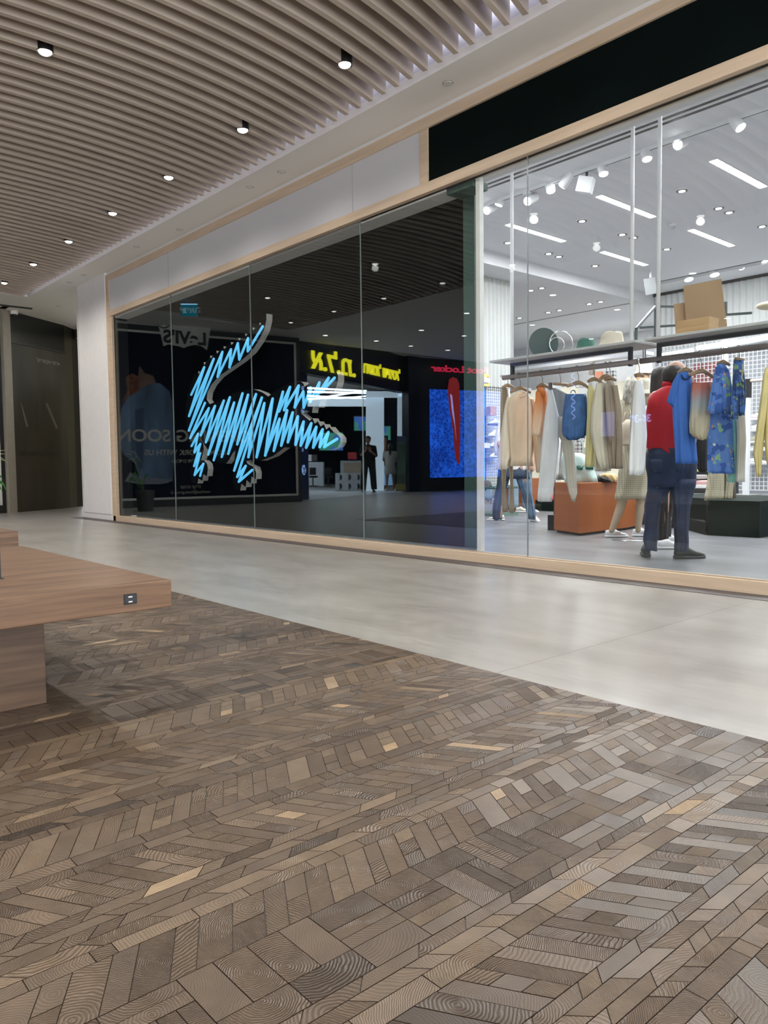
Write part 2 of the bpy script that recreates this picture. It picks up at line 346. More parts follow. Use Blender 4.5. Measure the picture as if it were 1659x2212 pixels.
# --- end-grain mosaic: strips run away from the facade, block shapes differ per strip
def mosaic():
    X0, X1, Y0, Y1 = -9.5, 0.62, -1.3, WE
    seq = [('A', .135), ('R', .037), ('H', .035), ('S', .035), ('H', .028), ('S', .035), ('D', .145), ('R', .035), ('R', .045),
           ('A', .138), ('R', .035), ('H', .035), ('R', .05), ('S', .03), ('H', .035), ('D', .143), ('H', .04), ('R', .05), ('S', .042), ('R', .035),
           ('A', .135), ('R', .04), ('B', .2), ('S', .03), ('H', .035), ('R', .045), ('D', .138), ('S', .031), ('H', .034), ('S', .03), ('H', .03), ('R', .04), ('A', .14), ('B', .2)]
    strips = []; x = -1.16; i = 0
    while x > X0:
        k, wd = seq[i % len(seq)]; strips.append((k, x-wd, x)); x -= wd; i += 1
    x = -1.16
    for k, wd in [('B', .2), ('S', .03), ('H', .035), ('R', .045), ('D', .138), ('S', .031), ('H', .034), ('S', .03), ('H', .03), ('R', .04), ('A', .14), ('R', .04), ('H', .035), ('S', .03), ('D', .14), ('R', .045), ('H', .03), ('B', .2), ('A', .14), ('R', .05), ('S', .04), ('H', .04), ('A', .14), ('R', .04), ('H', .035), ('S', .03), ('D', .14)]:
        strips.append((k, x, x+wd)); x += wd
    V, Fc, UV, CL = [], [], [], []
    g = 0.0009
    def clipy(poly):
        for lim, sgn in ((Y0, 1), (Y1, -1)):
            out = []
            for i in range(len(poly)):
                a, b = poly[i], poly[(i+1) % len(poly)]; ia = (a[1]-lim)*sgn >= 0; ib = (b[1]-lim)*sgn >= 0
                if ia: out.append(a)
                if ia != ib:
                    t = (lim-a[1])/(b[1]-a[1]); out.append((a[0]+(b[0]-a[0])*t, lim))
            poly = out
            if len(poly) < 3: return []
        return poly
    def block(poly, tone, wide=False):
        poly = clipy(poly)
        if len(poly) < 3: return
        cx = sum(p[0] for p in poly)/len(poly); cy = sum(p[1] for p in poly)/len(poly)
        pts = []
        n = len(poly)
        area = sum(poly[i][0]*poly[(i+1) % n][1]-poly[(i+1) % n][0]*poly[i][1] for i in range(n))
        if abs(area) < 2e-5: return
        if area < 0: poly = poly[::-1]
        for i in range(n):                       # inset by the joint width
            a, b, c = Vector(poly[i-1]), Vector(poly[i]), Vector(poly[(i+1) % n])
            e0 = (b-a); e1 = (c-b)
            if e0.length < 1e-6 or e1.length < 1e-6: pts.append(b); continue
            e0.normalize(); e1.normalize(); n0 = Vector((-e0.y, e0.x)); n1 = Vector((-e1.y, e1.x))
            q = n0+n1; q.normalize(); dd = max(0.35, q.dot(n0)); pts.append(b+q*(g/dd))
        ang = random.uniform(0, 2*PI); dist = random.choice((0.0, 0.03, 0.06, 0.1, 0.16, 0.25))
        ox, oy = dist*math.cos(ang), dist*math.sin(ang)
        tone = min(1, max(0, tone+random.gauss(0, 0.11)+(0.35 if random.random() < 0.035 else 0)))
        rel = random.choice((0.12, 0.3, 0.5, 0.9, 1.0)); fr = random.random()
        k = len(V); m = len(pts); zt = 0.004+random.uniform(-.0003, .0003)
        for p in pts: V.append((p.x, p.y, zt))
        for p in pts: V.append((p.x, p.y, -0.002))
        Fc.append(tuple(range(k, k+m)))
        UV.append([(p.x-cx+ox, p.y-cy+oy) for p in pts]); CL.append((tone, fr, rel))
        for i in range(m):
            j = (i+1) % m; Fc.append((k+j, k+i, k+m+i, k+m+j)); UV.append([(0, 0)]*4); CL.append((0.05, 0, 0))
    for kind, xa, xb in strips:
        W = xb-xa; base = random.uniform(0.30, 0.62)
        if kind == 'B': base = 0.28
        if kind == 'D': base = random.uniform(0.25, 0.55)
        y = Y0-0.2-random.random()*0.1
        sl = {'A': -0.58*W, 'D': 0.6*W, 'S': -W, 'H': W, 'R': 0}.get(kind, 0)
        n = 0
        while y < Y1+0.2:
            if kind in 'AD':
                h = random.choice((.042, .048, .05, .055, .07)) if kind == 'A' else random.choice((.04, .045, .045, .05))
                if n % 2 == 0 or random.random() < .15:
                    block([(xa, y), (xb, y+sl), (xb, y+sl+h), (xa, y+h)], base)
                else:
                    q = random.choice((2, 3, 3)); 
                    for i in range(q):
                        a = xa+W*i/q; b = xa+W*(i+1)/q
                        block([(a, y+sl*i/q), (b, y+sl*(i+1)/q), (b, y+sl*(i+1)/q+h), (a, y+sl*i/q+h)], base+0.04)
                y += h
            elif kind in 'SHR':
                h = random.choice((.055, .13, .12)) if kind != 'R' else random.choice((.04, .07, .157, .11))
                block([(xa, y), (xb, y+sl), (xb, y+sl+h), (xa, y+h)], base); y += h
            else:
                c = W/3.0; used = {}; R = 4
                for r in range(R):
                    for q in range(3):
                        if (r, q) in used: continue
                        opts = [(1, 1)]
                        if q+1 < 3 and (r, q+1) not in used: opts += [(1, 2)]*3
                        if r+1 < R and (r+1, q) not in used: opts += [(2, 1)]*3
                        hh, ww = random.choice(opts)
                        for a in range(hh):
                            for b in range(ww): used[(r+a, q+b)] = 1
                        x0, x1, y0, y1 = xa+q*c, xa+(q+ww)*c, y+r*c, y+(r+hh)*c
                        if hh*ww == 2 and random.random() < 0.4:
                            if ww == 2: ym = (y0+y1)/2; block([(x0, y0), (x1, y0), (x1, ym), (x0, ym)], base); block([(x0, ym), (x1, ym), (x1, y1), (x0, y1)], base)
                            else: xm = (x0+x1)/2; block([(x0, y0), (xm, y0), (xm, y1), (x0, y1)], base); block([(xm, y0), (x1, y0), (x1, y1), (xm, y1)], base)
                        else: block([(x0, y0), (x1, y0), (x1, y1), (x0, y1)], base)
                y += R*c
            n += 1
    # dark bed under the blocks and the plain boards behind the photographer
    def quad(x0, x1, y0, y1, z, tone):
        k = len(V); V.extend([(x0, y0, z), (x1, y0, z), (x1, y1, z), (x0, y1, z)]); Fc.append((k, k+1, k+2, k+3))
        UV.append([(x0, y0), (x1, y0), (x1, y1), (x0, y1)]); CL.append((tone, 0, 0))
    quad(X0, 0.75, Y0, Y1, 0.0012, 0.0); quad(X0-0.3, 0.75, -5, Y0, 0.003, 0.4); quad(0.75, 4, -5, Y1, 0.003, 0.4)
    me = bpy.data.meshes.new('wood_floor'); me.from_pydata(V, [], Fc); me.materials.append(mosaic_mat())
    ul = me.uv_layers.new(name='rings'); fl_ = [c for f in UV for p in f for c in p]; ul.data.foreach_set('uv', fl_)
    ca = me.color_attributes.new('tone', 'FLOAT_COLOR', 'CORNER'); cc = []
    for f, c in zip(UV, CL):
        for _ in f: cc += [c[0], c[1], c[2], 1.0]
    ca.data.foreach_set('color', cc)
    o = bpy.data.objects.new('wood_floor', me); COL.objects.link(o); struct(o)
mosaic()

# --- facade: pale oak frame, white fascia, dark sign board, glass
YF = 5.04
f = MB().b2(-12.55, 3, YF, 5.16, 0.0, 0.086); o = struct(f.build('trim_1', OAK, bevel=0.003))
struct(MB().b2(-12.55, 3, 5.07, 5.078, 0.086, 0.094).build('trim_2', mat('brass_strip', (0.6, 0.5, 0.38), 0.35, 0.6)))
struct(MB().b2(-12.59, -12.46, YF, 5.3, 0.0, 4.0).build('trim_3', OAK, bevel=0.002))
struct(MB().b2(-12.46, -12.40, YF+0.01, 5.085, 0.086, 3.33).build('trim_4', OAK)); struct(MB().b2(-12.46, -12.39, 5.086, 5.32, 0.086, 3.33).build('wall_return', BLACK))
struct(MB().b2(-12.46, 3, YF, 5.16, 3.33, 3.42).build('trim_5', OAK, bevel=0.002))
struct(MB().b2(-12.46, 3, YF, 5.16, 3.90, 4.0).build('trim_6', OAK, bevel=0.002))
struct(MB().b2(-5.205, -5.105, YF+0.002, 5.16, 3.42, 3.90).build('trim_7', OAK))
struct(MB().b2(-12.4, 3, 5.10, 5.112, 3.318, 3.335).build('trim_8', BLACK))
PERF = mat('perforated_fascia', (0.62, 0.62, 0.64), 0.7, var=0.03, scale=220)
f = MB().b2(-12.46, -5.205, 5.055, 5.1, 3.42, 3.90); struct(f.build('wall_fascia', PERF))
for xx in (-10.35, -6.2):
    struct(MB().b2(xx, xx+0.006, 5.052, 5.056, 3.42, 3.9).build('trim_9', mat('fascia_joint', (0.4, 0.4, 0.42), 0.7)))
tag(MB().b2(-5.105, 3, 5.06, 5.1, 3.425, 3.895).build('sign_board', mat('sign_black', (0.0020, 0.0055, 0.0052), 0.9, var=0.2, scale=2, spec=0.08)),
    'long blank blackish green sign board above the shop window', 'sign board')
struct(MB().b2(-14, 3, YF+0.03, 5.3, 4.0, 4.06).build('wall_front', WHITE))
struct(MB().b2(-12.59, 3, 5.16, 5.2, 3.33, 4.06).build('wall_front_upper', WHITE))
xs = [-12.40, -10.385, -8.25, -6.13, -4.012, -1.9, 0.25, 2.6]
for i in range(len(xs)-1):
    struct(MB().b2(xs[i]+0.003, xs[i+1]-0.003, GY, GY+0.010, 0.088, 3.33).build('window_%d' % (i+1), GLASS))
for x in xs[1:-1]:
    struct(MB().b2(x-0.003, x+0.003, GY-0.0005, GY+0.0105, 0.09, 3.33).build('window_joint_1', mat('glass_edge', (0.30, 0.36, 0.35), 0.2)))
struct(MB().b2(-4.585, -4.54, 5.11, 5.16, 0.09, 3.33).build('trim_10', mat('white_post', (0.75, 0.75, 0.73), 0.5)))
# white pillar at the left end
p = MB().b2(-13.9, -12.59, 5.03, 6.3, 0.0, 4.06)
struct(p.build('wall_pillar', WHITE, bevel=0.01))
struct(MB().b2(-13.84, -13.835, 5.025, 5.031, 0.1, 4.05).build('trim_11', mat('groove', (0.35, 0.34, 0.33), 0.7)))
struct(MB().b2(-13.84, -12.59, 5.025, 5.031, 0.10, 0.105).build('trim_12', mat('groove', (0.35, 0.34, 0.33), 0.7)))
struct(MB().b2(-17, -13.9, 6.2, 6.3, 0, 3.0).build('wall_side', mat('shop_cream', (0.5, 0.45, 0.30), 0.7)))
# window display: white head lining, black back panel, green end frame
struct(MB().b2(-12.4, -4.93, 5.10, 5.31, 3.30, 3.328).build('wall_head', WHITE))
BP = mat('back_panel', (0.0015, 0.002, 0.0025), 1.0, var=0.1, spec=0.0)
struct(MB().b2(-12.42, -4.9, 5.31, 5.36, 0.086, 3.33).build('wall_display', BP))
GF = mat('green_frame', (0.030, 0.075, 0.062), 0.55, var=0.08, scale=3)
struct(MB().b2(-4.93, -4.62, 5.11, 5.31, 3.27, 3.33).build('trim_13', GF))
struct(MB().b2(at_y(1002, 800, 5.3).x, at_y(1026, 800, 5.3).x, 5.30, 5.36, 0.086, 3.30).build('trim_14', GF))

# --- ceiling: white plates round a sunken field of curved wooden slats
CZ = 4.05
SX0, SX1, SY0, SY1 = -15.2, 3.5, -0.2, 4.62
c = MB()
c.b2(-16.3, 6, SY1, 6.4, CZ, CZ+0.08); c.b2(-24, -16.3, 4.5, 9.5, CZ, CZ+0.08); c.b2(-17.2, SX0, -0.2, SY1, CZ, CZ+0.08)
c.b2(-16.25, 6, -13, SY0, CZ, CZ+0.08)
struct(c.build('ceiling', CEIL))
c = MB().b2(-34, -15.7, -14, 4.4, 4.45, 4.5); struct(c.build('ceiling_far', CEIL))
struct(MB().b2(-16.33, -16.25, -13, SY0, CZ, CZ+0.09).build('ceiling_trim', BLACK))
RW = mat('recess_white', (0.72, 0.72, 0.78), 0.7, var=0.02)
c = MB(); c.b2(SX0, SX1, SY1, SY1+0.05, CZ+0.08, 4.62); c.b2(SX0-0.05, SX0, SY0, SY1, CZ+0.08, 4.62); c.b2(SX0, SX1, SY0-0.05, SY0, CZ+0.08, 4.62); c.b2(SX1, SX1+.05, SY0, SY1, CZ+0.08, 4.62)
struct(c.build('wall_recess', RW))
struct(MB().b2(SX0, SX1, SY0, SY1, 4.6, 4.65).build('ceiling_recess', mat('recess_brown', (0.03, 0.026, 0.022), 0.9)))
SL = wood_mat('slat_oak', (0.50, 0.42, 0.345), (0.62, 0.53, 0.445), 0.6, 1.2, (4, 0.8, 8))
sl = MB(); R = 7.67; xe = -15.11
while xe < SX1+0.3:
    rings = []
    for i in range(25):
        y = SY0+0.08+(4.53-SY0-0.08)*i/24.0
        d = math.sqrt(R*R-(y-2.2)**2)-math.sqrt(R*R-(4.53-2.2)**2)
        x = xe + d
        # unit normal in plan
        s = (y-2.2)/R; nx, ny = math.cos(math.asin(s)), math.sin(math.asin(s)); t = 0.0225
        rings.append([(x-nx*t, y-ny*t, 4.04), (x+nx*t, y+ny*t, 4.04), (x+nx*t, y+ny*t, 4.27), (x-nx*t, y-ny*t, 4.27)])
    sl.loft(rings); xe += 0.1695
sl_o = struct(sl.build('ceiling_slats', SL))
struct(MB().b2(-9.9, -9.88, SY0, 4.5, 4.27, 4.30).build('ceiling_rail', BLACK))
# recessed cove light strip along the facade side (blue-white wash on the recess wall)
cv = thing('cove_light', 'blue white strip light hidden in the slat ceiling recess along the shopfront', 'light', (0, 0, 0))
MB().b2(-15.0, 3.2, 4.585, 4.60, 4.30, 4.315).build('strip', mat('cove_led', (0.8, 0.85, 1), 0.5, emit=(0.62, 0.68, 1.0), es=1.0), cv)
for xx in (-13.5, -10.5, -7.5, -4.5, -1.5, 1.5):
    l = bpy.data.lights.new('cove', 'AREA'); l.shape = 'RECTANGLE'; l.size = 3.0; l.size_y = 0.03; l.energy = 3.5; l.color = (0.80, 0.82, 1.0)
    lo = bpy.data.objects.new('cove_lamp', l); COL.objects.link(lo); lo.location = (xx, 4.57, 4.3); lo.rotation_euler = (math.radians(55), 0, 0); lo.parent = cv

LENS = mat('lamp_lens', (0.9, 0.9, 0.85), 0.4, emit=(1.0, 0.95, 0.86), es=5.0)
DL = None
def dup(o, loc):
    r = o.copy(); COL.objects.link(r); r.location = loc
    for ch in o.children:
        q = ch.copy(); COL.objects.link(q); q.parent = r
        for g in ch.children: h = g.copy(); COL.objects.link(h); h.parent = q
    return r
dlp = thing('ceiling_downlight', 'black cylinder downlight glowing between the wooden ceiling slats', 'downlight', (-3.39, 3.97, 4.02), 'downlights between the ceiling slats')
MB().cyl((-3.39, 3.97, 4.16), (-3.39, 3.97, 4.035), 0.062, 0.062, 20, cap=False).cyl((-3.39, 3.97, 4.16), (-3.39, 3.97, 4.15), 0.062, 0.062, 20).build('housing', BLACK, dlp, True)
MB().ell((-3.39, 3.97, 4.045), (0.05, 0.05, -0.028), 18, 6, cut=0).build('lens', LENS, dlp, True)
DLP = [(-3.39-1.555*i, 3.97) for i in range(8)]+[(-6.27-3.11*i, 2.1) for i in range(-2, 3)]+[(-3.39-1.555*i, 0.35) for i in range(0, 8, 1)]
lampd = bpy.data.lights.new('downlight_lamp', 'SPOT'); lampd.energy = MALL_W; lampd.spot_size = math.radians(155); lampd.spot_blend = 1.0; lampd.shadow_soft_size = 0.05; lampd.color = (1, 0.95, 0.88)
def lamp_at(x, y, z, par, data=lampd):
    o = bpy.data.objects.new('lamp', data); COL.objects.link(o); o.location = (0, 0, -0.05); o.parent = par
for i, (x, y) in enumerate(DLP):
    t = dlp if i == 0 else dup(dlp, (x, y, 4.02))
    row = 'nearest the shopfront' if i < 8 else ('in the middle' if i < 13 else 'farthest from the shopfront')
    k_ = i if i < 8 else (i-8 if i < 13 else i-13)
    t['label'] = 'black downlight between the ceiling slats, row %s, number %s from the right' % (row, ('one', 'two', 'three', 'four', 'five', 'six', 'seven', 'eight')[k_])
for t in [o for o in COL.objects if o.name.startswith('ceiling_downlight')]: lamp_at(0, 0, 0, t)
for x in (-1.84, -0.28, 1.3):
    for y in (3.97, 0.35): 
        t = dup(dlp, (x, y, 4.02)); 
# small flat discs in the white soffit
dk = thing('ceiling_speaker', 'flat white disc in the white soffit nearest the sign board', 'ceiling speaker', (-4.636, 4.829, 4.05))
MB().cyl((-4.636, 4.829, 4.05), (-4.636, 4.829, 4.044), 0.04, 0.04, 20).build('cover', mat('disc_white', (0.7, 0.69, 0.66), 0.6), dk)
MB().cyl((-4.636, 4.829, 4.0515), (-4.636, 4.829, 4.049), 0.046, 0.046, 20).build('rim', mat('disc_rim', (0.2, 0.19, 0.18), 0.6), dk)
ORD = ['second', 'third', 'fourth', 'fifth', 'sixth', 'seventh', 'eighth']
for i, (x, y) in enumerate([(-7.155, 4.846), (-7.766, 4.825), (-9.726, 4.93), (-10.854, 4.822), (-12.951, 4.831), (-13.608, 4.828), (-15.677, 5.341)]):
    t = dup(dk, (x, y, 4.05)); t['label'] = 'flat white disc in the white soffit, %s one counting back from the sign board' % ORD[i]

# ================================================================= wooden bench
bx = at_z(370, 1252, 0.45)       # top corner of the slab
t = thing('wooden_bench', 'thick walnut bench slab with a black socket, standing on the mosaic floor', 'bench', (bx.x-0.8, bx.y-0.5, 0))
MB().b2(bx.x-1.75, bx.x, bx.y-3.2, bx.y, 0.352, 0.45).build('seat', WALNUT, t, bevel=0.003)
lc = fl(101.3, 1521)
LEGW = wood_mat('walnut_leg', (0.075, 0.042, 0.025), (0.14, 0.082, 0.048), 0.4, 1.4, (16, 2, 26))
MB().b2(lc.x-1.0, lc.x, lc.y-1.6, lc.y, 0.004, 0.352).build('leg', LEGW, t, bevel=0.002)
sk = at_y(281, 1295, 1)          # socket on the long side (plane x = bx.x)
def at_x(x, y, X): d = ray(x, y); return EYE + d*(X/d.x)
s0 = at_x(268, 1307, bx.x+0.001); s1 = at_x(295, 1281, bx.x+0.001)
so = MB().b2(bx.x-0.01, bx.x+0.003, s0.y, s1.y, s0.z, s1.z).build('socket', mat('socket_black', (0.008, 0.009, 0.012), 0.35), t, bevel=0.001)
cyy = (s0.y+s1.y)/2; czz = (s0.z+s1.z)/2
MB().b2(bx.x-0.005, bx.x+0.0036, s0.y+0.005, s1.y-0.005, s0.z+0.006, s1.z-0.006).build('socket_insert', mat('socket_dark', (0.02, 0.022, 0.028), 0.3), so, bevel=0.001)
for dz in (0.008, -0.009):
    MB().b2(bx.x, bx.x+0.0045, cyy-0.008, cyy+0.006, czz+dz-0.0022, czz+dz+0.0022).build('charging_port', mat('port_metal', (0.75, 0.78, 0.8), 0.2, 0.4), so)
# second, higher bench block behind it
bb = at_z(39, 1147, 0.45)
t = thing('wooden_bench', 'darker walnut bench block at the left edge behind the long slab', 'bench', (bb.x-0.6, bb.y-0.4, 0))
MB().b2(bb.x-1.6, bb.x, bb.y-1.1, bb.y, 0.31, 0.45).build('seat', WALNUT, t, bevel=0.003)
MB().b2(bb.x-1.3, bb.x-0.3, bb.y-1.0, bb.y-0.2, 0.004, 0.31).build('leg', LEGW, t)
pp = at_z(1.5, 1251, 0.45)
t = thing('table_stand', 'thin black metal upright with a small foot at the left end of the bench top', 'stand', pp)
MB().b2(pp.x-0.03, pp.x, pp.y-0.012, pp.y+0.002, 0.45, 0.58).build('upright', BLACK, t)
MB().b2(pp.x-0.03, pp.x+0.004, pp.y-0.012, pp.y+0.010, 0.45, 0.453).build('foot', BLACK, t)

# ================================================================= crocodile sign in the left window
cs = thing('crocodile_sign', 'crocodile shaped window sign scribbled over with bright cyan light tubes', 'sign', at_y(500, 1050, 5.17))
SY = 5.165
def c1(a, b): return (400+a/8.295, 660+b/8.295)
def c2(a, b): return (400+a/8.295, 840+b/8.295)
def c3(a, b): return (560+a/8.295, 780+b/8.295)
body = [c1(1455, 145), c1(1455, 260), c1(1410, 450), c1(1310, 640), c1(1180, 830), c1(1000, 990), c1(800, 1130), c1(600, 1270), c1(470, 1420), c1(400, 1560), c1(385, 1680), c1(440, 1765),
        c1(620, 1700), c1(900, 1560), c1(1100, 1500), c1(1230, 1500), c1(1380, 1555), c1(1490, 1630), c3(300, 520), c3(500, 420), c3(650, 360), c3(752, 370), c3(790, 400), c3(812, 460),
        c3(950, 360), c3(1150, 240), c3(1385, 190), c3(1410, 260), c3(1410, 350), c3(1385, 450), c3(1335, 555), c3(1230, 640), c3(1100, 700), c3(1060, 830), c3(965, 790), c3(945, 925), c3(840, 880), c3(745, 930),
        c3(905, 1070), c3(955, 1025), c3(995, 1120), c3(1050, 1080), c3(1100, 1170), c3(1160, 1130), c3(1200, 1225), c3(1255, 1180), c3(1330, 1270), c3(1400, 1310), c3(1450, 1380), c3(1455, 1450), c3(1405, 1540),
        c3(1250, 1600), c3(900, 1590), c3(640, 1560), c3(460, 1545), c3(250, 1700), c3(30, 1785), c2(1150, 1280), c2(1095, 1290), c2(1120, 1345), c2(1240, 1400), c2(1270, 1500), c2(1265, 1615), c2(1190, 1570), c2(1175, 1695), c2(1100, 1635), c2(1085, 1760), c2(1010, 1700), c2(985, 1820),
        c2(900, 1800), c2(850, 1650), c2(870, 1400), c2(900, 1100), c2(850, 1150), c2(790, 1270), c2(735, 1340), c2(600, 1330), c2(430, 1120), c2(270, 890), c2(325, 980), c2(335, 1100), c2(300, 1220), c2(285, 1278), c2(335, 1280), c2(390, 1340), c2(408, 1430), c2(390, 1565), c2(325, 1528), c2(308, 1648), c2(238, 1603), c2(222, 1695),
        c2(120, 1690), c2(90, 1500), c2(110, 1300), c2(70, 1000), c2(30, 700), c2(10, 350), c2(40, 100), c1(150, 1250)]
for x, y in ((232, 1180), (330, 1015), (445, 898), (558, 810), (685, 730), (815, 655), (950, 580), (1070, 503), (1205, 395), (1325, 308)):
    body += [c1(x, y), c1(x+14, y+50)]
pts = [at_y(a, b, SY) for a, b in body]
fr = lambda u, v, w_: Vector((u, SY+w_, v))
MB().prism([(p.x, p.z) for p in pts], fr, 0.085, 0, 1).build('backing', [mat('croc_face', (0.002, 0.003, 0.004), 0.9, spec=0.05), mat('croc_edge', (0.56, 0.55, 0.53), 0.6)], cs)
NEON = mat('cyan_tube', (0.05, 0.15, 0.2), 0.4, emit=(0.125, 0.58, 0.97), es=1.0, var=0)
def zig(P, name='light_tube'):
    P = [at_y(a, b, SY-0.016) for a, b in P]; mb = MB(); r = 0.0155
    for i in range(len(P)-1): mb.cyl(P[i], P[i+1], r, r, 10)
    for p in P: mb.ell(p, (r, r, r), 10, 6)
    mb.build(name, NEON, cs, True)
zig([c1(108, 1600), c1(343, 1105), c2(68, 490), c1(512, 955), c2(65, 750), c1(668, 830), c1(580, 1280), c1(822, 785), c1(793, 1110), c1(944, 675), c1(970, 970), c1(1128, 585), c1(1122, 820), c1(1390, 375)])
zig([c2(355, 250), c2(88, 885), c2(425, 345), c2(278, 835), c2(535, 305), c2(370, 960), c2(693, 210), c2(412, 1180), c2(802, 150), c2(510, 1280), c2(878, 245), c2(655, 1220), c2(1028, 80), c2(772, 1165), c2(1128, 105), c2(932, 995), c2(1270, 95), c2(877, 1465), c2(1375, 155), c2(932, 1580), c2(1085, 1380), c2(960, 1665), c2(1200, 1455)])
zig([c2(1215, 560), c2(1132, 1225), c2(1420, 255), c2(1280, 1225), c2(1568, 175), c2(1435, 1195), c3(425, 550), c3(355, 900), c3(552, 465), c3(445, 880), c3(708, 440), c3(635, 830), c3(790, 545), c3(797, 830), c3(920, 475), c3(915, 730), c3(1078, 385), c3(1030, 630), c3(1245, 300), c3(1110, 560), c3(1350, 300)])
zig([c3(105, 1690), c3(365, 1035), c3(260, 1610), c3(500, 880), c3(393, 1515), c3(600, 920), c3(513, 1455), c3(693, 990), c3(650, 1500), c3(795, 1085), c3(743, 1515), c3(933, 1115), c3(840, 1550), c3(1023, 1180), c3(967, 1550), c3(1135, 1225), c3(1083, 1540), c3(1240, 1275), c3(1165, 1540), c3(1395, 1395)])
zig([c2(115, 1025), c2(232, 805), c2(165, 1140), c2(272, 985), c2(160, 1385), c2(268, 1155), c2(168, 1545), c2(328, 1340), c2(267, 1560)])
for q in ((430, 900), (560, 880), (700, 940)):
    p = at_y(q[0], q[1], SY+0.08); MB().cyl(p, (p.x, 5.312, p.z), 0.008).build('bracket', BLACK, cs)

# ================================================================= the shops across the mall (seen mirrored in the glass) and at the far left
def wall(name, A, B, z0, z1, m, th=0.15, out=0.0, kind=True, parent=None):
    A = Vector(A); B = Vector(B); u = (B-A).normalized(); n = Vector((u.y, -u.x))
    a = A+n*out; b = B+n*out; c = a-n*th; d = b-n*th
    mb = MB().add([(a.x, a.y, z0), (b.x, b.y, z0), (d.x, d.y, z0), (c.x, c.y, z0), (a.x, a.y, z1), (b.x, b.y, z1), (d.x, d.y, z1), (c.x, c.y, z1)], [(0, 3, 2, 1), (4, 5, 6, 7), (0, 1, 5, 4), (1, 2, 6, 5), (2, 3, 7, 6), (3, 0, 4, 7)])
    o = mb.build(name, m, parent)
    if kind: struct(o)
    return o
def flat(A, B, s0, s1, z0, z1, m, name, parent=None, out=0.003, th=0.003):
    A = Vector(A); B = Vector(B); u = (B-A).normalized()
    return wall(name, A+u*min(s0, s1), A+u*max(s0, s1), z0, z1, m, th, out, False, parent)
def poly_on(A, B, P, m, name, parent, out=0.004, th=0.003):
    M = seg_frame(A, B, 0, 0, out-th)
    return MB().prism(P, lambda u, v, w_: M @ Vector((u, v, w_)), th).build(name, m, parent)
# olive hoarding at the far left
AXA, AXB = (-16.50, 4.55), (-17.66, 6.11)
OLIVE = wood_mat('olive_board', (0.032, 0.028, 0.020), (0.050, 0.044, 0.031), 0.55, 1.0, (3, 3, 0.6), 3)
# left end as seen from the mall is A (direction away = +y); viewer at +x side sees A on the left
t = thing('hoarding', 'tall dark olive shop hoarding with faint slanted letter strokes beyond the white pillar', 'hoarding', (AXA[0], AXA[1], 0))
wall('board', (-16.73, 4.72), AXB, 0, 3.42, OLIVE, 0.06, 0, False, t)
wall('upper_board', (-16.73, 4.72), AXB, 3.46, 4.05, mat('upper_board_dark', (0.012, 0.014, 0.015), 0.3), 0.06, 0, False, t)
wall('rail', (-16.73, 4.72), AXB, 3.42, 3.46, mat('rail_dark', (0.02, 0.02, 0.02), 0.4), 0.05, 0.02, False, t)
wall('edge_post', (-16.60, 4.54), (-16.73, 4.72), 0, 4.05, mat('hoarding_post', (0.30, 0.27, 0.22), 0.5), 0.08, 0.02, False, t)
STRK = mat('letter_stroke', (0.13, 0.118, 0.090), 0.5)
A0, B0 = (-16.73, 4.72), AXB
def pxpoly(A, B, P, m, name, parent, mirrored=False, out=0.004, th=0.003):
    return poly_on(A, B, [on_seg(x, y, A, B, mirrored) for x, y in P], m, name, parent, out, th)
pxpoly(A0, B0, [(44, 868), (49, 880), (61, 922), (56, 922)], STRK, 'letter_stroke', t)
pxpoly(A0, B0, [(97, 870), (103, 872), (125, 924), (121, 927)], STRK, 'letter_stroke', t)
pxpoly(A0, B0, [(78, 868), (79, 868), (80, 926), (79, 926)], mat('stroke_dark', (0.03, 0.028, 0.02), 0.6), 'letter_stroke', t)
s_, z_ = on_seg(84, 981, A0, B0); text('lettering', 'ARMANI EXCHANGE', 0.15, seg_frame(A0, B0, s_+0.05, z_, 0.004), mat('stroke_dark', (0.03, 0.028, 0.02), 0.6), t, 0.001, sx=0.93)
s_, z_ = on_seg(104, 782, A0, B0); text('lettering', "'גניי'צסקא ינמרא", 0.11, seg_frame(A0, B0, s_, z_, 0.004), mat('stroke_light', (0.25, 0.24, 0.21), 0.6), t, 0.001)
struct(wall('wall_far_column', (-17.66, 6.11), (-17.97, 6.38), 0, 4.05, mat('bronze_dark', (0.045, 0.040, 0.030), 0.4), 0.3))
struct(wall('wall_far_gap', (-17.97, 6.38), (-18.2, 6.6), 0, 4.05, BLACK, 0.3))
struct(wall('wall_far_end', (-19.5, 7.6), (-13.5, 9.5), 0, 4.05, mat('far_cream', (0.42, 0.37, 0.22), 0.6), 0.2))
struct(MB().b2(-19, -16.2, 6.5, 6.7, 3.85, 4.05).build('ceiling_beam', mat('beam_dark', (0.10, 0.09, 0.075), 0.8)))
t = thing('security_camera', 'small white dome camera under the ceiling above the olive hoarding', 'security camera', at_z(32, 674, 4.05))
q = at_z(32, 674, 4.05)+Vector((0.12, -0.05, 0)); MB().cyl((q.x, q.y, 4.05), (q.x, q.y, 3.98), 0.075, 0.075, 20).build('housing', WHITE, t, True)
MB().ell((q.x, q.y, 3.98), (0.05, 0.05, -0.05), 16, 6, cut=0).build('dome', BLACK, t, True)
q0, q1 = at_z(0, 658, 4.045), at_z(69, 666, 4.045)
struct(MB().tube([q0+(q0-q1)*2, q1], 0.03, 4).build('ceiling_slot', BLACK))

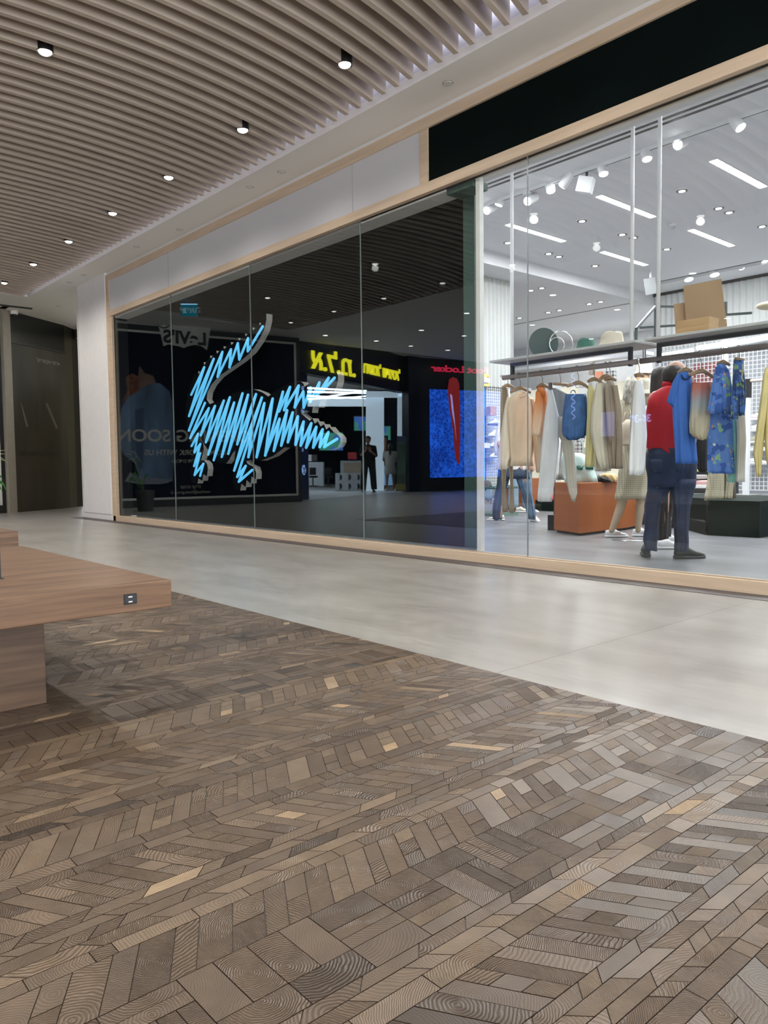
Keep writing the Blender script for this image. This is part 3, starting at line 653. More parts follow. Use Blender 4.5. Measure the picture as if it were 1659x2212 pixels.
# denim store hoarding
LA, LB = (-15.65, -0.84), (-16.62, 4.50)
t = thing('hoarding', 'dark denim store hoarding with white logo and opening soon lettering', 'hoarding', (LA[0], LA[1], 0))
NAVY = mat('poster_navy', (0.006, 0.010, 0.022), 0.8, spec=0.1, var=0.4, scale=1.0, stretch=(3, 3, .4))
wall('board', LA, LB, 0, 4.0, mat('poster_black', (0.006, 0.006, 0.007), 0.5), 0.1, 0, False, t)
Lw = (Vector(LB)-Vector(LA)).length
PW = mat('poster_white', (0.62, 0.61, 0.58), 0.6)
flat(LA, LB, 0.12, Lw-0.10, 0.20, 3.85, NAVY, 'poster', t, 0.004, 0.004)
for a in ((0.12, Lw-0.10, 3.83, 3.88), (0.12, Lw-0.10, 0.16, 0.21), (0.10, 0.15, 0.16, 3.88), (Lw-0.13, Lw-0.08, 0.16, 3.88)):
    flat(LA, LB, a[0], a[1], a[2], a[3], PW, 'border', t, 0.007, 0.003)
pm = lambda P, m, n, out=0.010: pxpoly(LA, LB, P, m, n, t, True, out, 0.003)
JK = mat('denim_print', (0.075, 0.135, 0.235), 0.6, var=0.5, scale=3, stretch=(1, 1, .3)); JD = mat('denim_print_dark', (0.03, 0.06, 0.12), 0.6)
pm([(258, 905), (262, 880), (275, 858), (300, 838), (325, 826), (345, 828), (365, 845), (372, 870), (376, 930), (374, 1010), (372, 1040), (300, 1030), (290, 1000), (270, 985), (256, 965)], JK, 'jacket_picture')
pm([(291, 885), (310, 880), (308, 1010), (300, 1020), (292, 960)], JD, 'jacket_picture', 0.013)
pm([(280, 1020), (300, 1030), (373, 1036), (362, 1043), (345, 1046), (300, 1046), (268, 1040)], mat('shirt_print', (0.16, 0.18, 0.22), 0.6), 'shirt_picture', 0.012)
pm([(300, 790), (312, 806), (330, 812), (336, 826), (318, 832), (300, 840), (297, 815)], mat('neck_print', (0.18, 0.10, 0.075), 0.6), 'neck_picture', 0.012)
pm([(270, 815), (285, 806), (300, 815), (300, 845), (285, 852), (262, 868), (275, 845)], mat('hair_print', (0.16, 0.045, 0.015), 0.6, var=0.6, scale=12), 'hair_picture', 0.012)
pm([(338, 690), (350, 738), (352, 748), (362, 744), (372, 746), (385, 748), (396, 752), (405, 748), (420, 745), (434, 748), (446, 757), (454, 706)], mat('logo_white', (0.66, 0.66, 0.63), 0.6), 'logo', 0.016)
s_, z_ = on_seg(399, 731, LA, LB, True); text('lettering', "LeVI'S", 0.38, seg_frame(LA, LB, s_, z_, 0.018), mat('poster_black', (0.006, 0.006, 0.007), 0.5), t, 0.001, bold=0.016, sx=1.05)
s_, z_ = on_seg(352, 697, LA, LB, True); text('lettering', '\u00ae', 0.42, seg_frame(LA, LB, s_, z_, 0.018), mat('poster_black', (0.006, 0.006, 0.007), 0.5), t, 0.001)
LT = mat('poster_letter', (0.42, 0.40, 0.36), 0.6)
s_, z_ = on_seg(402, 943, LA, LB, True); text('lettering', 'OPENING SOON', 0.37, seg_frame(LA, LB, s_, z_, 0.018), LT, t, 0.001, bold=0.007, sx=1.10)
s_, z_ = on_seg(402, 978, LA, LB, True); text('lettering', 'COME WORK WITH US', 0.17, seg_frame(LA, LB, s_, z_, 0.018), LT, t, 0.001, bold=0.002, sx=1.05)
s_, z_ = on_seg(404, 996, LA, LB, True); text('lettering', 'םישורד םידבוע', 0.12, seg_frame(LA, LB, s_, z_, 0.018), LT, t, 0.001)
s_, z_ = on_seg(411, 1052, LA, LB, True); text('lettering', 'ח"וק וחלש', 0.11, seg_frame(LA, LB, s_, z_, 0.018), LT, t, 0.001)
s_, z_ = on_seg(411, 1063, LA, LB, True); text('lettering', 'merkaz@levis-group.il', 0.10, seg_frame(LA, LB, s_, z_, 0.018), LT, t, 0.001)
# exit sign hanging over the walkway
e0, e1 = mir(at_z(390, 657, 3.95)), mir(at_z(425, 657, 3.95))
zt = 3.95; ex = (e0+e1)/2
t = thing('exit_sign', 'small lit blue green exit sign hung from the ceiling near the denim hoarding', 'exit sign', (ex.x, ex.y, 3.6))
EA, EB = (e1.x, e1.y), (e0.x, e0.y); EL = (Vector(EB)-Vector(EA)).length
wall('panel', EA, EB, zt-0.22, zt, mat('exit_teal', (0.01, 0.10, 0.13), 0.4, emit=(0.01, 0.22, 0.30), es=1.2), 0.02, 0, False, t)
flat(EA, EB, 0, EL, zt-0.01, zt+0.01, mat('exit_edge', (0.4, 0.6, 0.8), 0.4, emit=(0.4, 0.7, 1), es=3), 'light_edge', t, 0.004, 0.03)
text('lettering', 'האיצי', 0.17, seg_frame(EA, EB, EL/2-0.02, zt-0.115, 0.003), mat('exit_white', (0.5, 0.6, 0.6), 0.4, emit=(0.35, 0.55, 0.6), es=1.0), t, 0.001)
poly_on(EA, EB, [(EL-0.09, zt-0.17), (EL-0.09, zt-0.06), (EL-0.02, zt-0.115)], mat('exit_white', (0.5, 0.6, 0.6), 0.4), 'arrow', t, 0.005)
for s in (0.06, EL-0.06):
    M = seg_frame(EA, EB, s, zt, -0.01); a = M @ Vector((0, 0, 0)); MB().cyl(a, (a.x, a.y, 4.05), 0.004).build('hanger_wire', STEEL, t)

# electronics shop: navy fascia, yellow lettering, open front
FA, FB = (-18.90, -7.45), (-16.20, -1.06)
NV = mat('shop_navy', (0.006, 0.012, 0.026), 0.45, var=0.15)
struct(wall('wall_shop_fascia', FA, FB, 3.28, 4.45, NV, 0.3))
struct(wall('wall_shop_pilaster', (-16.72, -1.80), (-16.05, -0.84), 0, 4.45, NV, 0.3, 0.02))
struct(wall('wall_shop_pilaster_far', (-18.72, -7.75), (-18.72, -7.25), 0, 4.45, NV, 0.3, 0.10))
YL = mat('sign_yellow', (0.8, 0.75, 0.05), 0.4, emit=(0.85, 0.76, 0.02), es=6.0)
ys = thing('shop_sign', 'yellow Hebrew lettering across the dark fascia of the electronics shop', 'sign', (FA[0], FA[1], 3.5))
def ptxt(body, pxs, hpx, m, parent, out=0.03, bold=0.0, A=FA, B=FB):
    (x0, y0), (x1, y1) = pxs
    a = on_seg(x0, y0, A, B, True); b = on_seg(x1, y1, A, B, True); z_ = (a[1]+b[1])/2; s_ = (a[0]+b[0])/2
    h = abs(on_seg((x0+x1)/2, (y0+y1)/2-hpx/2, A, B, True)[1]-on_seg((x0+x1)/2, (y0+y1)/2+hpx/2, A, B, True)[1])
    o = text('lettering', body, h*1.35, seg_frame(A, B, s_, z_, out), m, parent, 0.02, bold=bold)
    wd = max(v.co.x for v in o.data.vertices)-min(v.co.x for v in o.data.vertices)
    k = abs(a[0]-b[0])/max(wd, 1e-4); o.data.transform(Matrix.Diagonal((k, 1, 1, 1))); return o
ptxt('.מ.ל.א', ((670, 782), (765, 792)), 44, YL, ys, bold=0.012)
ptxt('לטיגידו למשח', ((783, 802), (861, 806)), 24, YL, ys, bold=0.01)
XB = mat('pilaster_logo', (0.5, 0.7, 1), 0.4, emit=(0.30, 0.50, 1.0), es=4.5)
pl = thing('pilaster_sign', 'round glowing logo and small lit words on the navy pilaster of the electronics shop', 'sign', (-16.4, -1.3, 1.2))
PA, PB = (-16.72, -1.80), (-16.05, -0.84)
s_, z_ = on_seg(653, 1015, PA, PB, True); M = seg_frame(PA, PB, s_, z_, 0.03)
MB().prism([(0.13*math.cos(a*PI/12), 0.13*math.sin(a*PI/12)) for a in range(24)], lambda u, v, w_: M @ Vector((u, v, w_)), 0.01).build('logo_disc', XB, pl)
for sgn in (1, -1):
    MB().prism([(sgn*p[0], p[1]) for p in ((-0.11, 0.08), (-0.07, 0.10), (0.0, 0.015), (0.08, -0.10), (0.05, -0.12), (-0.03, -0.02))], lambda u, v, w_: M @ Vector((u, v, w_+0.012)), 0.004).build('logo_cross', NV, pl)
for body, y in (('SA', 839), ('GA', 887), ('LE', 927), ('A', 972)):
    s_, z_ = on_seg(651, y, PA, PB, True); text('lettering', body, 0.16, seg_frame(PA, PB, s_, z_, 0.03), XB, pl, 0.002)
# interior of the electronics shop (deeper, to the west)
NB = mat('shop_back_navy', (0.010, 0.018, 0.030), 0.5, var=0.1)
struct(MB().b2(-31, -15.9, -14, -14.2, 0, 4.45).build('wall_south', NB)); struct(MB().b2(-31.2, -31, -14, 0, 0, 4.45).build('wall_west', NB)); struct(wall('wall_shop_inner', (-16.8, -1.2), (-31, 1.0), 0, 4.45, NB, 0.1))
struct(wall('floor_shop', (-31, -13.9), (-31, 0.0), 0.001, 0.006, mat('shop_tile_white', (0.6, 0.62, 0.64), 0.35), -14.0) if False else MB().add([(-18.9, -7.45, 0.004), (-16.25, -1.1, 0.004), (-30.9, 0.9, 0.004), (-30.9, -9.5, 0.004)], [(0, 1, 2, 3)]).build('floor_shop', mat('shop_tile_white', (0.6, 0.62, 0.64), 0.35)))
LEDW = mat('led_white', (0.9, 0.95, 1), 0.5, emit=(0.85, 0.93, 1.0), es=12.0)
def inplane(px_, py_, D):        # mirrored pixel at forward distance D (through the glass image) -> place
    return mir(dp(px_, py_, D))
cg = thing('ceiling_light_grid', 'criss-cross of thin white light lines on the electronics shop ceiling', 'ceiling light', (-24, -5, 3.3))
mb = MB()
for (x0, y0, d0, x1, y1, d1) in ((660, 838, 24, 790, 845, 27), (660, 846, 24, 820, 850, 30), (660, 855, 24, 800, 862, 34), (700, 858, 30, 790, 844, 27), (720, 862, 34, 830, 852, 30), (660, 862, 26, 760, 858, 36)):
    mb.tube([inplane(x0, y0, d0), inplane(x1, y1, d1)], 0.035, 6)
mb.build('light_line', LEDW, cg)
pf = thing('portal_frame', 'white glowing portal frame with square columns inside the electronics shop', 'frame', inplane(808, 1062, 26.5))
PFM = mat('portal_white', (0.7, 0.75, 0.8), 0.5, emit=(0.55, 0.68, 0.80), es=3.2)
def pbox(name, x0, x1, y0, y1, D, m, parent=None, th=0.3):
    """a box whose mirrored picture covers the pixel rectangle at distance D, th metres deep"""
    a = inplane(x0, y0, D); b = inplane(x1, y0, D); c = inplane(x1, y1, D); d = inplane(x0, y1, D)
    fwd = Vector((FW.x, -FW.y, 0)).normalized()*th
    vs = [a, b, c, d, a+fwd, b+fwd, c+fwd, d+fwd]
    return MB().add(vs, [(0, 1, 2, 3), (7, 6, 5, 4), (0, 4, 5, 1), (1, 5, 6, 2), (2, 6, 7, 3), (3, 7, 4, 0)]).build(name, m, parent)
pbox('column', 790, 829, 850, 1060.5, 27, PFM, pf); pbox('column', 858, 868, 847, 1062, 26.5, PFM, pf, 0.2); pbox('beam', 790, 868, 845, 857, 26.5, PFM, pf, 0.4); pbox('beam', 662, 795, 862, 877, 28.5, PFM, pf, 0.3)
for i, (x0, x1, y0, y1, lab) in enumerate(((765, 790, 900, 930, 'upper left'), (690, 740, 935, 973, 'low wide'), (829, 843, 921, 950, 'upper right'))):
    tv = thing('television', '%s television showing a green landscape on the electronics shop wall' % lab, 'television', inplane((x0+x1)/2, y1, 31))
    pbox('casing', x0-2, x1+2, y0-2, y1+2, 31.1, BLACK, tv, 0.1); pbox('screen', x0, x1, y0, y1, 31, print_mat('tv_picture_%d' % i, (0.1, 0.5, 0.35), [((0.1, 0.25, 0.8), 0.52)], 1.2), tv, 0.02)
    m = tv.children[1].data.materials[0]; bb_ = m.node_tree.nodes['Principled BSDF']; bb_.inputs['Emission Strength'].default_value = 0.9
    m.node_tree.links.new(bb_.inputs['Base Color'].links[0].from_socket, bb_.inputs['Emission Color'])
# counters, boxes, roll-up banner
CW = mat('counter_white', (0.5, 0.53, 0.56), 0.5); CWD = mat('counter_wood', (0.42, 0.33, 0.24), 0.5)
t = thing('counter', 'white shop counter with a pale wood front panel beside the stacked boxes', 'counter', inplane(765, 1060, 27.2)); pbox('body', 735, 788, 995, 1060.5, 27.2, CW, t, 0.7); pbox('panel', 742, 788, 1000, 1021, 27.1, CWD, t, 0.05)
t = thing('counter', 'low white desk at the left of the electronics shop entrance', 'counter', inplane(680, 1030, 31)); pbox('body', 662, 697, 998, 1050, 29, CW, t, 0.7)
BXW = mat('carton_white', (0.62, 0.65, 0.67), 0.6); BXB = mat('carton_print', (0.06, 0.07, 0.08), 0.6)
for r in range(2):
    for k in range(3):
        x0 = 724+k*19.3; y0 = 1022+r*19.5
        lab = 'white printed carton, %s of the %s row stacked before the counter' % (('left', 'middle', 'right')[k], ('upper', 'lower')[r])
        t = thing('carton', lab, 'box', inplane(x0+9, y0+19, 26.8), 'white cartons stacked before the counter'); pbox('box', x0, x0+18.9, y0, y0+19.2, 26.8, BXW, t, 0.3)
        cx_, cy_ = x0+9, y0+9
        P = [(cx_+6.0*math.sin(a*PI/10), cy_-6.5*math.cos(a*PI/10)) for a in range(11)]
        v = [inplane(a, b, 26.78) for a, b in P]; MB().add(v, [tuple(range(len(v)))]).build('print', BXB, t)
t = thing('roll_up_banner', 'narrow green and blue roll-up banner beside the portal column', 'banner', inplane(866, 1061, 24.9))
pbox('sheet', 857, 876, 942, 1060, 24.85, mat('banner_green', (0.10, 0.17, 0.14), 0.6, var=0.4, scale=2, stretch=(1, 1, 3)), t, 0.02); pbox('top_strip', 857, 876, 942, 955, 24.83, mat('banner_blue', (0.08, 0.12, 0.22), 0.6), t, 0.02); pbox('bottom_strip', 855, 876, 1045, 1059, 24.82, mat('banner_gold', (0.35, 0.30, 0.10), 0.6), t, 0.02); pbox('base', 855, 877, 1058.5, 1061, 24.81, STEEL, t, 0.08)
t = thing('display_screen', 'bright vertical blue display screen behind the woman in white', 'screen', inplane(841, 1050, 28)); pbox('screen', 829, 853, 1007, 1048, 27.5, mat('blue_screen', (0.4, 0.7, 1), 0.4, emit=(0.35, 0.62, 1.0), es=1.3), t, 0.05)
# sports shop: black front, red lettering, tall blue screen
GA, GB = (-17.30, -13.2), (-18.74, -7.75)
struct(wall('wall_sport_front', GA, GB, 0, 4.45, mat('sport_black', (0.006, 0.008, 0.009), 0.5), 0.3))
SCB, SCD = (-17.90, -10.93), (-18.62, -8.20)
def screen_mat():
    m, t_, N, L, b = nt('blue_screen_picture')
    tc = N.new('ShaderNodeTexCoord'); v = N.new('ShaderNodeTexVoronoi'); v.inputs['Scale'].default_value = 11; L.new(tc.outputs['Object'], v.inputs['Vector'])
    nz = N.new('ShaderNodeTexNoise'); nz.inputs['Scale'].default_value = 1.4; L.new(tc.outputs['Object'], nz.inputs['Vector'])
    a = N.new('ShaderNodeMath'); a.operation = 'MULTIPLY'; L.new(v.outputs['Distance'], a.inputs[0]); L.new(nz.outputs['Fac'], a.inputs[1])
    r = N.new('ShaderNodeValToRGB'); r.color_ramp.elements[0].position = 0.05; r.color_ramp.elements[1].position = 0.5
    r.color_ramp.elements[0].color = (0.003, 0.02, 0.22, 1); r.color_ramp.elements[1].color = (0.02, 0.16, 1.0, 1)
    L.new(a.outputs[0], r.inputs[0]); L.new(r.outputs[0], b.inputs['Emission Color']); b.inputs['Emission Strength'].default_value = 5.5
    b.inputs['Base Color'].default_value = (0.01, 0.02, 0.1, 1); return m
t = thing('video_screen', 'tall bright blue video screen with a red streak on the sports shop front', 'video screen', (SCB[0], SCB[1], 0.4))
SL_ = (Vector(SCD)-Vector(SCB)).length
sm = screen_mat(); flat(SCB, SCD, 0, SL_, 0.45, 3.42, sm, 'screen', t, 0.08, 0.06)
RS = mat('screen_red', (0.3, 0.02, 0.02), 0.4, emit=(0.42, 0.03, 0.03), es=3.0); RW_ = mat('screen_pink', (0.6, 0.5, 0.9), 0.4, emit=(0.45, 0.42, 0.95), es=5)
pxpoly(SCB, SCD, [(967, 820), (975, 815), (984, 818), (989, 830), (991, 900), (990, 1000), (986, 1004), (980, 985), (975, 930), (966, 870), (964, 840)], RS, 'red_streak', t, True, 0.086)
pxpoly(SCB, SCD, [(969, 851), (973, 854), (978, 900), (983, 955), (979, 920), (973, 890)], RW_, 'light_streak', t, True, 0.092)
RD = mat('sign_red', (0.6, 0.03, 0.08), 0.4, emit=(0.70, 0.02, 0.07), es=5.0)
t = thing('shop_sign', 'red lettering above the tall blue video screen', 'sign', (SCB[0], SCB[1], 3.6))
ptxt('Foot Locker', ((930, 795), (1053, 803)), 15, RD, t, 0.06, 0.006, GA, GB)
# ceiling downlights over there; those past the two mirrored rows are added for lighting
LP = [(-15.19, -1.29), (-15.07, -2.82), (-15.15, -4.10), (-15.07, -5.43), (-13.25, -2.66), (-13.17, -4.04), (-11.2, -2.0), (-11.2, -4.2), (-9.0, -2.0), (-9.0, -4.2), (-6.5, -2.5), (-4.0, -2.5), (-11.5, -7), (-8, -7), (-4, -7)]
fd = thing('recessed_downlight', 'round recessed downlight in the white ceiling across the mall', 'downlight', (LP[0][0], LP[0][1], CZ), 'recessed downlights across the mall')
MB().cyl((LP[0][0], LP[0][1], CZ+0.001), (LP[0][0], LP[0][1], CZ-0.006), 0.08, 0.08, 20).build('trim_ring', WHITE, fd, True)
MB().cyl((LP[0][0], LP[0][1], CZ+0.001), (LP[0][0], LP[0][1], CZ-0.008), 0.06, 0.06, 20).build('lens', mat('far_lens', (0.9, 0.9, 0.85), 0.4, emit=(1.0, 0.95, 0.85), es=14.0), fd, True)
fard = bpy.data.lights.new('far_lamp', 'SPOT'); fard.energy = MALL_W; fard.spot_size = math.radians(155); fard.spot_blend = 1.0; fard.shadow_soft_size = 0.06; fard.color = (1, 0.96, 0.91)
for i, (x, y) in enumerate(LP):
    t = fd if i == 0 else dup(fd, (x, y, CZ)); lamp_at(x, y, CZ, t, fard)
    t['label'] = 'recessed downlight across the mall, %s' % (('leftmost of the far row', 'second of the far row', 'third of the far row', 'rightmost of the far row', 'left one of the near row', 'right one of the near row')+tuple('unseen one added for lighting, place %s' % k for k in ('one', 'two', 'three', 'four', 'five', 'six', 'seven', 'eight', 'nine')))[i]
# light inside the electronics shop
for x, y in ((-21, -4), (-24, -5), (-27, -6), (-21, -7.5)):
    l = bpy.data.lights.new('shop_lamp', 'AREA'); l.size = 1.2; l.energy = 260; l.color = (0.85, 0.93, 1); o = bpy.data.objects.new('shop_lamp', l); COL.objects.link(o); o.location = (x, y, 4.3)

# ================================================================= THE CLOTHES SHOP BEHIND THE GLASS
CONC = mat('shop_concrete', (0.165, 0.168, 0.18), 0.34, var=0.22, scale=1.3, stretch=(1, 2, 1))
struct(MB().b2(-14, 4, 5.16, 20, -0.02, 0.004).build('floor_shop_grey', CONC))
SZ = 4.2
struct(MB().b2(-8.15, 4, 5.16, 14.5, SZ, SZ+0.06).build('ceiling_shop', mat('shop_ceiling', (0.72, 0.73, 0.76), 0.7, var=0.02, scale=60)))
struct(MB().b2(-14, -8.15, 5.3, 18, 4.0, 4.26).build('ceiling_shop_low', mat('shop_ceiling_low', (0.70, 0.70, 0.72), 0.7, var=0.02)))
struct(MB().b2(-8.15, 4, 7.16, 7.20, SZ-0.004, SZ+0.01).build('ceiling_slot_1', BLACK)); struct(MB().b2(-8.15, 4, 7.26, 7.30, SZ-0.004, SZ+0.01).build('ceiling_slot_2', BLACK))
struct(MB().b2(-7.5, 0, 13.38, 13.41, SZ-0.004, SZ+0.01).build('ceiling_slot_3', BLACK)); struct(MB().b2(-12, -8.3, 13.8, 13.85, 3.995, 4.01).build('ceiling_slot_4', mat('slot_grey', (0.2, 0.2, 0.2), 0.7)))
struct(MB().b2(-14.1, -14, 5.3, 18, 0, 4.2).build('wall_shop_left', SHOPW)); struct(MB().b2(4, 4.1, 5.2, 18, 0, 4.3).build('wall_shop_right', SHOPW))
struct(MB().b2(-14, -8.1, 16.9, 17, 0, 4.0).build('wall_shop_back', mat('shop_grey_wall', (0.55, 0.55, 0.56), 0.7)))
struct(MB().b2(-12.4, -4.80, 5.37, 5.41, 0.0, 3.4).build('wall_display_back', SHOPW)); struct(MB().b2(-12.4, 4, 5.2, 5.26, 3.33, 4.25).build('wall_shop_front', SHOPW))
def corrug(name, x0, x1, y, z0, z1, m, per=0.12, dep=0.035, axis='x'):
    mb = MB(); V = []; n = int((x1-x0)/per*8)
    for i in range(n+1):
        s = x0+(x1-x0)*i/n; d = dep*0.5*(1-math.cos(2*PI*s/per))
        for z in (z0, z1): V.append((s, y-d, z) if axis == 'x' else (y+d, s, z))
        for z in (z1, z0): V.append((s, y+0.04, z) if axis == 'x' else (y-0.04, s, z))
    F_ = []
    for i in range(n):
        a, b = i*4, i*4+4
        for k in range(4): F_.append((a+k, b+k, b+(k+1) % 4, a+(k+1) % 4))
    F_ += [(0, 1, 2, 3), (n*4+3, n*4+2, n*4+1, n*4)]
    return struct(mb.add(V, F_).build(name, m, smooth=False))
CRG = mat('corrugated_white', (0.66, 0.67, 0.66), 0.55, var=0.03)
corrug('wall_corrugated', -8.15, 2.0, 14.37, 2.9, SZ, CRG)
struct(MB().b2(-8.15, 4, 14.42, 14.5, 0, SZ).build('wall_shop_rear', mat('shop_panel_grey', (0.42, 0.43, 0.46), 0.6)))
struct(MB().b2(-8.15, 4, 14.31, 14.36, SZ-0.05, SZ).build('trim_20', BLACK))
WGX = -8.72
corrug('wall_corrugated_left', 8.4, 10.55, WGX, 2.18, 4.0, mat('corrugated_grey', (0.46, 0.47, 0.46), 0.6, var=0.03), 0.10, 0.04, 'y')
def grid(name, label, p0, u, L, z0, z1, parent=None, cell=0.05, r=0.003, m=None):
    t = thing(name, label, 'wire grid', p0); mb = MB(); u = Vector(u).normalized(); p0 = Vector(p0)
    n = int(L/cell)
    for i in range(n+1):
        p = p0+u*(i*cell); mb.box((p.x, p.y, (z0+z1)/2), (2*r, 2*r, z1-z0))
    k = int((z1-z0)/cell)
    ang = math.atan2(u.y, u.x); c = p0+u*(L/2)
    for i in range(k+1): mb.box((c.x, c.y, z0+i*cell), (L, 2*r, 2*r), ang)
    mb.build('mesh', m, t); f = MB()
    for s in (0, L): p = p0+u*s; f.box((p.x, p.y, (z0+z1)/2), (0.03, 0.03, z1-z0), ang)
    f.build('frame', m, t); return t
GRW = mat('grid_white', (0.80, 0.82, 0.84), 0.4)
struct(MB().b2(WGX-0.10, WGX-0.06, 9.62, 10.62, 0.5, 2.2).build('wall_shoe_panel', mat('shoe_panel', (0.36, 0.38, 0.37), 0.6)))
grid('wire_grid_panel', 'narrow white wire grid with white sneakers at the left of the shop', (WGX, 9.70, 0), (0, 1, 0), 0.85, 0.5, 2.2, m=GRW)
grid('wire_grid_panel', 'wide white wire grid wall at the rear right of the shop', (-7.95, 14.25, 0), (1, 0, 0), 3.1, 0.35, 3.25, cell=0.075, r=0.005, m=GRW)
grid('wire_grid_panel', 'white wire grid wall behind the yellow cardigan at the right edge', (-4.80, 14.25, 0), (1, 0, 0), 2.4, 0.35, 3.25, cell=0.075, r=0.005, m=GRW)
# LED bars in front of the rear grid
bt = mat('led_bar', (1, 1, 1), 0.5, emit=(0.95, 0.98, 1.0), es=3.5, var=0)
for i, (x0, y0, x1, y1) in enumerate(((1428, 768, 1496, 757), (1506, 752, 1558, 744), (1574, 742, 1610, 737), (1612, 737, 1659, 728))):
    a, b = at_y(x0, y0, 14.1), at_y(x1, y1, 14.1)
    t = thing('led_bar', 'glowing white bar on the rear wire grid, %s from the left' % ('first', 'second', 'third', 'fourth')[i], 'light bar', a, 'glowing bars on the rear grid')
    MB().tube([a, b], 0.045, 8).build('tube', bt, t); MB().tube([a+Vector((0, .08, 0)), b+Vector((0, .08, 0))], 0.06, 6).build('rail', SHOPW, t)
# ceiling lamps: linear strips
STRIP = mat('strip_light', (1, 1, 1), 0.5, emit=(1.0, 0.96, 0.92), es=9, var=0)
ld = bpy.data.lights.new('strip', 'AREA'); ld.shape = 'RECTANGLE'; ld.size = 0.09; ld.size_y = 1.3; ld.energy = SHOP_W; ld.color = (0.96, 0.98, 1.0)
for i, (x, y, lab) in enumerate(((-4.16, 9.2, 'nearest the window at the right'), (-5.62, 9.2, 'in the middle of the nearer row'), (-7.08, 9.2, 'leftmost of the nearer row'), (-5.57, 11.45, 'right one of the farther row'), (-7.03, 11.45, 'left one of the farther row'), (-2.7, 9.2, None), (-1.2, 9.2, None), (-4.1, 11.45, None), (-2.6, 11.45, None), (-1.1, 11.45, None), (-10.5, 9.6, None), (-10.5, 12.5, None), (-10.5, 15.2, None), (-2.7, 6.6, None), (-5.6, 6.6, None))):
    if lab:
        t = thing('linear_lamp', 'glowing strip lamp in the shop ceiling, '+lab, 'ceiling lamp', (x, y, SZ))
        MB().b2(x-0.045, x+0.045, y-0.65, y+0.65, SZ-0.012, SZ+0.002).build('diffuser', STRIP, t)
        MB().b2(x-0.052, x+0.052, y-0.657, y+0.657, SZ-0.008, SZ+0.004).build('frame', SHOPW, t)
    o = bpy.data.objects.new('strip', ld); COL.objects.link(o); o.location = (x, y, (SZ if x > -8 else 4.0)-0.03)
# recessed round lamps
RB = mat('ring_black', (0.02, 0.02, 0.022), 0.4); RL = mat('round_lens', (1, 1, 1), 0.5, emit=(1.0, 0.98, 0.95), es=8, var=0)
DPS = [(-4.86, 9.19), (-6.33, 9.23), (-4.87, 10.18), (-4.86, 10.46), (-4.84, 11.44), (-6.32, 10.22), (-6.30, 10.49), (-6.30, 11.46), (-7.63, 10.22), (-7.63, 10.49), (-7.65, 9.24), (-7.59, 11.45)]
LOW = [(-8.86, 11.35), (-8.62, 11.35), (-9.9, 13.25), (-9.62, 13.25), (-8.88, 13.2), (-8.62, 13.2), (-10.65, 13.25)]
first = None
for i, (x, y) in enumerate(DPS+LOW):
    z = SZ if i < len(DPS) else 4.0
    if first is None:
        first = thing('round_lamp', 'x', 'ceiling lamp', (x, y, z), 'round black rimmed lamps in the shop ceiling')
        MB().cyl((x, y, z+0.001), (x, y, z-0.010), 0.085, 0.085, 24).build('outer_ring', SHOPW, first)
        MB().cyl((x, y, z+0.001), (x, y, z-0.013), 0.068, 0.068, 24).build('inner_ring', RB, first)
        MB().cyl((x, y, z+0.001), (x, y, z-0.016), 0.040, 0.040, 24).build('lens', RL, first); t = first
    else: t = dup(first, (x, y, z))
    colm = 'right' if x > -5.5 else ('middle' if x > -7 else 'left'); rw = 'first' if y < 9.6 else ('second' if y < 10.3 else ('third' if y < 11 else 'fourth'))
    t['label'] = 'round black rimmed shop ceiling lamp, %s column, %s from the window' % (colm, rw) if i < len(DPS) else 'round lamp in the lower shop ceiling, %s' % ('left one of the near pair', 'right one of the near pair', 'third from left in the far row', 'fourth from left in the far row', 'fifth from left in the far row', 'rightmost of the far row', 'leftmost of the far row')[i-len(DPS)]
    t['group'] = 'round black rimmed lamps in the shop ceiling' if i < len(DPS) else 'round lamps in the lower shop ceiling'
# smoke detector
q = at_z(1454, 485, SZ); t = thing('smoke_detector', 'small round smoke detector among the shop ceiling lamps', 'smoke detector', (q.x, q.y, SZ))
MB().cyl((q.x, q.y, SZ), (q.x, q.y, SZ-0.03), 0.055, 0.05, 20).build('base', SHOPW, t); MB().cyl((q.x, q.y, SZ-0.03), (q.x, q.y, SZ-0.055), 0.035, 0.025, 20).build('sensor', mat('detector_grey', (0.5, 0.5, 0.5), 0.5), t)
# lighting tracks with spotlights
def track(name, lab, x0, x1, y, z):
    t = thing(name, lab, 'track', (x0, y, z)); MB().b2(x0, x1, y-0.03, y+0.03, z-0.035, z).build('rail', SHOPW, t)
    MB().b2(x0+0.02, x1-0.02, y-0.008, y+0.008, z-0.037, z-0.03).build('groove', mat('slot_grey', (0.2, 0.2, 0.2), 0.7), t)
track('lighting_track', 'long white lighting track close behind the shop window', -8.0, 3.8, 7.69, SZ)
track('lighting_track', 'white lighting track near the rear wall of the shop', -7.6, 0, 13.46, SZ)
SPL = mat('spot_lens', (1, 1, 1), 0.4, emit=(1.0, 0.98, 0.95), es=14, var=0)
sd = bpy.data.lights.new('track_spot', 'SPOT'); sd.energy = SPOT_W; sd.spot_size = math.radians(70); sd.spot_blend = 0.5; sd.shadow_soft_size = 0.04; sd.color = (1, 0.98, 0.95)
